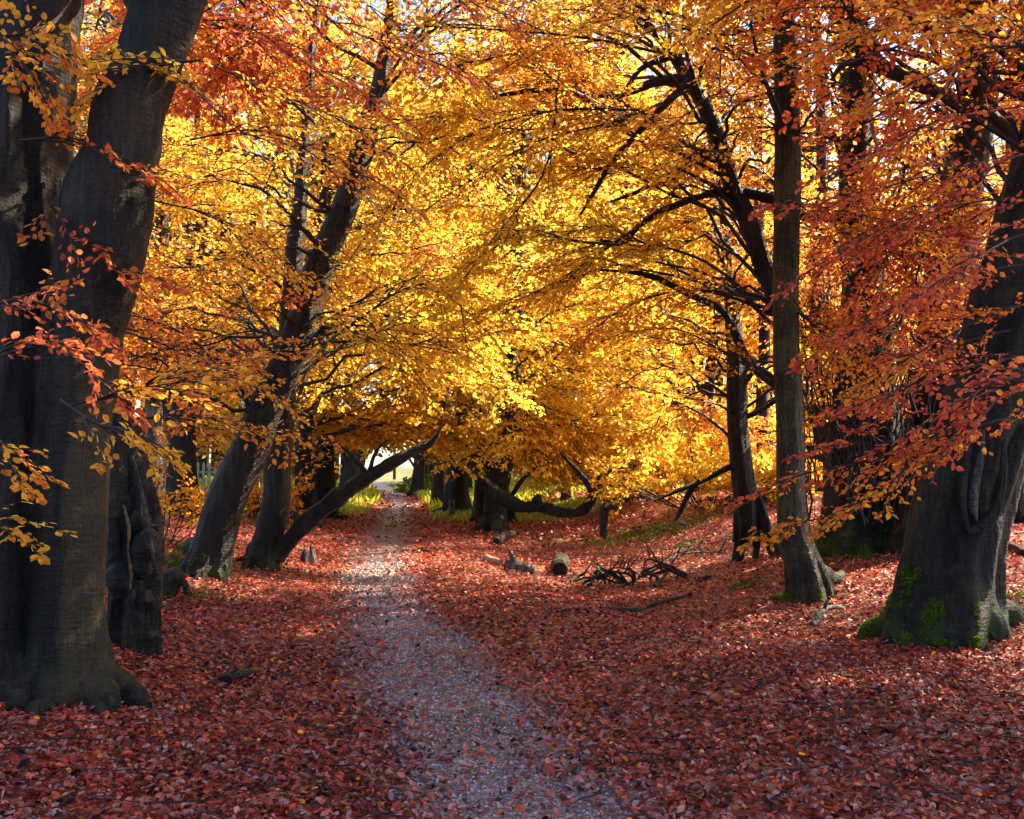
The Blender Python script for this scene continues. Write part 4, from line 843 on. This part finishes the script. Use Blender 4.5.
def lying(name, label, cat, px0, py0, px1, py1, r, mat, seed=0, bend=.0, lift=0., cap=True, K=16, knob=None, r1=None):
    a, c = hit(px0, py0), hit(px1, py1); r1 = r1 or r; n = 7; pts = []
    rs = np.random.RandomState(seed)
    for k, u in enumerate(np.linspace(0, 1, n)):
        p = a * (1 - u) + c * u; p[0] += bend * math.sin(u * PI) + rs.normal(0, .02) ; rr = r * (1 - u) + r1 * u
        p[2] = float(H(p[0], p[1])) + rr * .8 + lift * math.sin(u * PI * .9); pts.append([*p, rr])
    b = np.array(pts[0][:3]); b[2] -= r
    mb = MB(); trunk_shape(mb, pts, K, 26, .08, 0, 1, seed, cap=cap)
    if knob: 
        for (u, dx, dy, dz, kr) in knob:
            q = np.array(pts[int(u * (n - 1))][:3]); trunk_shape(mb, [[*q, kr * 1.1], [*(q + np.array([dx, dy, dz]) * .5), kr], [*(q + [dx, dy, dz]), kr * .8]], 12, 10, .1, 0, 1, seed + 1, cap=True)
    o = link(name, mb.mesh(name, [mat], b), None, b); return tag(o, label, cat)
lying('fallen_log', 'pale grey sawn log with a short upright stub, lying in the hollow', 'log', 504, 569, 532, 574, .085, M_dead, 1, knob=[(.5, -.10, .05, .24, .055)])
lying('fallen_log', 'round dark cut end of a short log facing the viewer', 'log', 561, 577, 561.5, 566, .125, M_char, 2)
lying('fallen_log', 'small yellowish log at the start of the line of logs', 'log', 484, 560, 500, 566, .06, M_pale, 3)
lying('fallen_branch', 'thick curved dark branch lying near the S-curved limb beech', 'branch', 496, 546, 518, 537, .09, M_char, 4, r1=.06, lift=.1)
lying('fallen_branch', 'long thin dead branch lying across the leaves on the right', 'branch', 600, 612, 692, 596, .035, M_char, 5, r1=.02, lift=.05, K=8)
lying('fallen_branch', 'thin broken stick in front of the long dead branch', 'branch', 548, 616, 592, 613, .018, M_char, 6, r1=.012, lift=.03, K=7)
lying('fallen_branch', 'small black branch lying in the leaves on the near left', 'branch', 221, 686, 262, 678, .045, M_char, 7, r1=.018, lift=.03, K=9, knob=[(.3, .06, .03, .05, .014), (.6, -.08, .06, .04, .012)])
lying('fallen_branch', 'gnarled grey stick lying between the slender tree and the mossy beech', 'branch', 812, 628, 840, 612, .04, M_dead, 8, r1=.02, lift=.06, K=9, knob=[(.5, .05, .02, .1, .02)])
lying('fallen_branch', 'dark stick lying left of the twisted tree on the bank', 'branch', 694, 582, 720, 577, .04, M_char, 9, r1=.02, K=8)
lying('fallen_branch', 'short stick half buried below the slender tree', 'branch', 735, 645, 752, 642, .02, M_char, 10, r1=.012, K=7)
lying('fallen_branch', 'pale crooked branch end at the top of the hollow bank', 'branch', 676, 523, 686, 526, .06, M_dead, 12, r1=.04, K=8)
lying('fallen_branch', 'tiny dark branch on the leaves right of the path in the distance', 'branch', 425, 553, 436, 554, .05, M_char, 13, r1=.03, K=8)
lying('fallen_branch', 'dark branch lying in the shade behind the mossy beech', 'branch', 1004, 548, 1040, 560, .06, M_char, 14, r1=.05, K=8)
# standing stub beside the slanting bough
b = hit(311, 565); t = thing('wooden_stub', 'small grey split stub standing in the leaves below the slanting bough', 'stump', b)
mb = MB(); d = b[1]; trunk_shape(mb, pxpts([(305, 567, 4.5), (305, 560, 4.6), (305, 554, 3.8), (306, 549, 2)], d), 14, 12, .15, 0, 1, 3, cap=True); link('stub_wood', mb.mesh('stub_wood', [M_dead], b), t)
mb = MB(); trunk_shape(mb, pxpts([(313, 568, 4), (313, 560, 3.8), (312, 552, 3), (311, 546, 1.5)], d - .12), 14, 12, .15, 0, 1, 4, cap=True); link('splinter', mb.mesh('splinter', [M_dead], b), t)
# tangled pile of branches
def pile():
    rs = np.random.RandomState(17); c0 = hit(625, 586)
    for k in range(15):
        u = rs.uniform(-1, 1); x = c0[0] + u * .75; y = c0[1] + rs.uniform(-.3, .3); a = rs.uniform(0, 6.28); ln_ = rs.uniform(.5, 1.2)
        pts = []; n = 7; ph = rs.rand() * 6; hh = rs.uniform(.05, .32)
        for i in range(n):
            w = i / (n - 1) - .5; px_ = x + math.cos(a) * w * ln_ + .10 * math.sin(w * 6 + ph); py_ = y + math.sin(a) * w * ln_ * .6 + .08 * math.cos(w * 7 + ph)
            pts.append([px_, py_, float(H(px_, py_)) + .04 + hh * math.cos(w * PI) ** 1.0 + rs.normal(0, .015), (.024 - .013 * i / n) * rs.uniform(.8, 1.2)])
        b = np.array(pts[0][:3]); mb = MB(); S = cat_rom(pts, 26); tubes(mb, S[:, :3], S[:, 3], 7, 0, cap=True)
        for j in range(3):
            q = S[rs.randint(5, 22), :3]; e = q + rs.normal(0, .16, 3) + [0, 0, .08]; tubes(mb, np.array([q, (q + e) / 2 + rs.normal(0, .02, 3), e]), np.array([.014, .01, .004]), 5)
        tag(link('dead_branch', mb.mesh('dead_branch', [M_char], b), None, b), 'crooked dark branch in the tangled heap of dead branches in the hollow', 'branch', 'tangled heap of dead branches')
    for k, (a_, c_, lab) in enumerate([((655, 590), (702, 552), 'long bare branch reaching up the bank from the tangled heap'), ((640, 580), (735, 560), 'thin forked branch trailing away from the heap towards the twisted tree')]):
        p, q = hit(*a_), hit(*c_); pts = [];
        for i, u in enumerate(np.linspace(0, 1, 7)):
            w = p * (1 - u) + q * u; pts.append([w[0] + .06 * math.sin(u * 9 + k), w[1], float(H(w[0], w[1])) + .06 + .22 * math.sin(u * PI), .028 * (1 - .8 * u)])
        mb = MB(); S = cat_rom(pts, 30); tubes(mb, S[:, :3], S[:, 3], 7, cap=True)
        for j in (8, 14, 19, 24):
            e = S[j, :3] + np.array([.15 * (-1)**j, .1, .28]); tubes(mb, np.array([S[j, :3], (S[j, :3] + e) / 2 + [.03, 0, 0], e]), np.array([.014, .01, .004]), 5)
        tag(link('dead_branch', mb.mesh('dead_branch', [M_char], p), None, p), lab, 'branch', 'tangled heap of dead branches')
pile()
# ------------------------------------------------------------------ light, sky, camera
w = bpy.data.worlds.new('World'); scene.world = w; w.use_nodes = True; nt = w.node_tree
sky = nt.nodes.new('ShaderNodeTexSky'); sky.sky_type = 'NISHITA'; sky.sun_disc = False; sky.sun_elevation = SUN_EL; sky.sun_rotation = SUN_AZ
bg = nt.nodes['Background']; bg.inputs['Strength'].default_value = .085; nt.links.new(sky.outputs[0], bg.inputs[0])
L = bpy.data.lights.new('sun', 'SUN'); L.energy = 5; L.angle = math.radians(.5); L.color = (1, .80, .54)
lo = bpy.data.objects.new('sun', L); COL.objects.link(lo)
from mathutils import Vector
sd = Vector((math.sin(SUN_AZ) * math.cos(SUN_EL), math.cos(SUN_AZ) * math.cos(SUN_EL), math.sin(SUN_EL)))
lo.rotation_euler = sd.to_track_quat('Z', 'Y').to_euler()
cam = bpy.data.cameras.new('camera'); co = bpy.data.objects.new('camera', cam); COL.objects.link(co); scene.camera = co
cam.sensor_width = 36; cam.lens = F / 1024 * 36; cam.clip_end = 2000; cam.clip_start = .05
co.location = (0, 0, CAMH); co.rotation_euler = (PI / 2 + PITCH, 0, 0)
scene.view_settings.view_transform = 'Standard'; scene.view_settings.look = 'None'; scene.view_settings.gamma = 1
scene.view_settings.exposure = 2.28; scene.view_settings.use_curve_mapping = False
c = scene.cycles; c.max_bounces = 6; c.diffuse_bounces = 3; c.glossy_bounces = 2; c.transmission_bounces = 4; c.transparent_max_bounces = 4
c.caustics_reflective = False; c.caustics_refractive = False; c.use_denoising = True; c.sample_clamp_indirect = 6; c.use_fast_gi = False
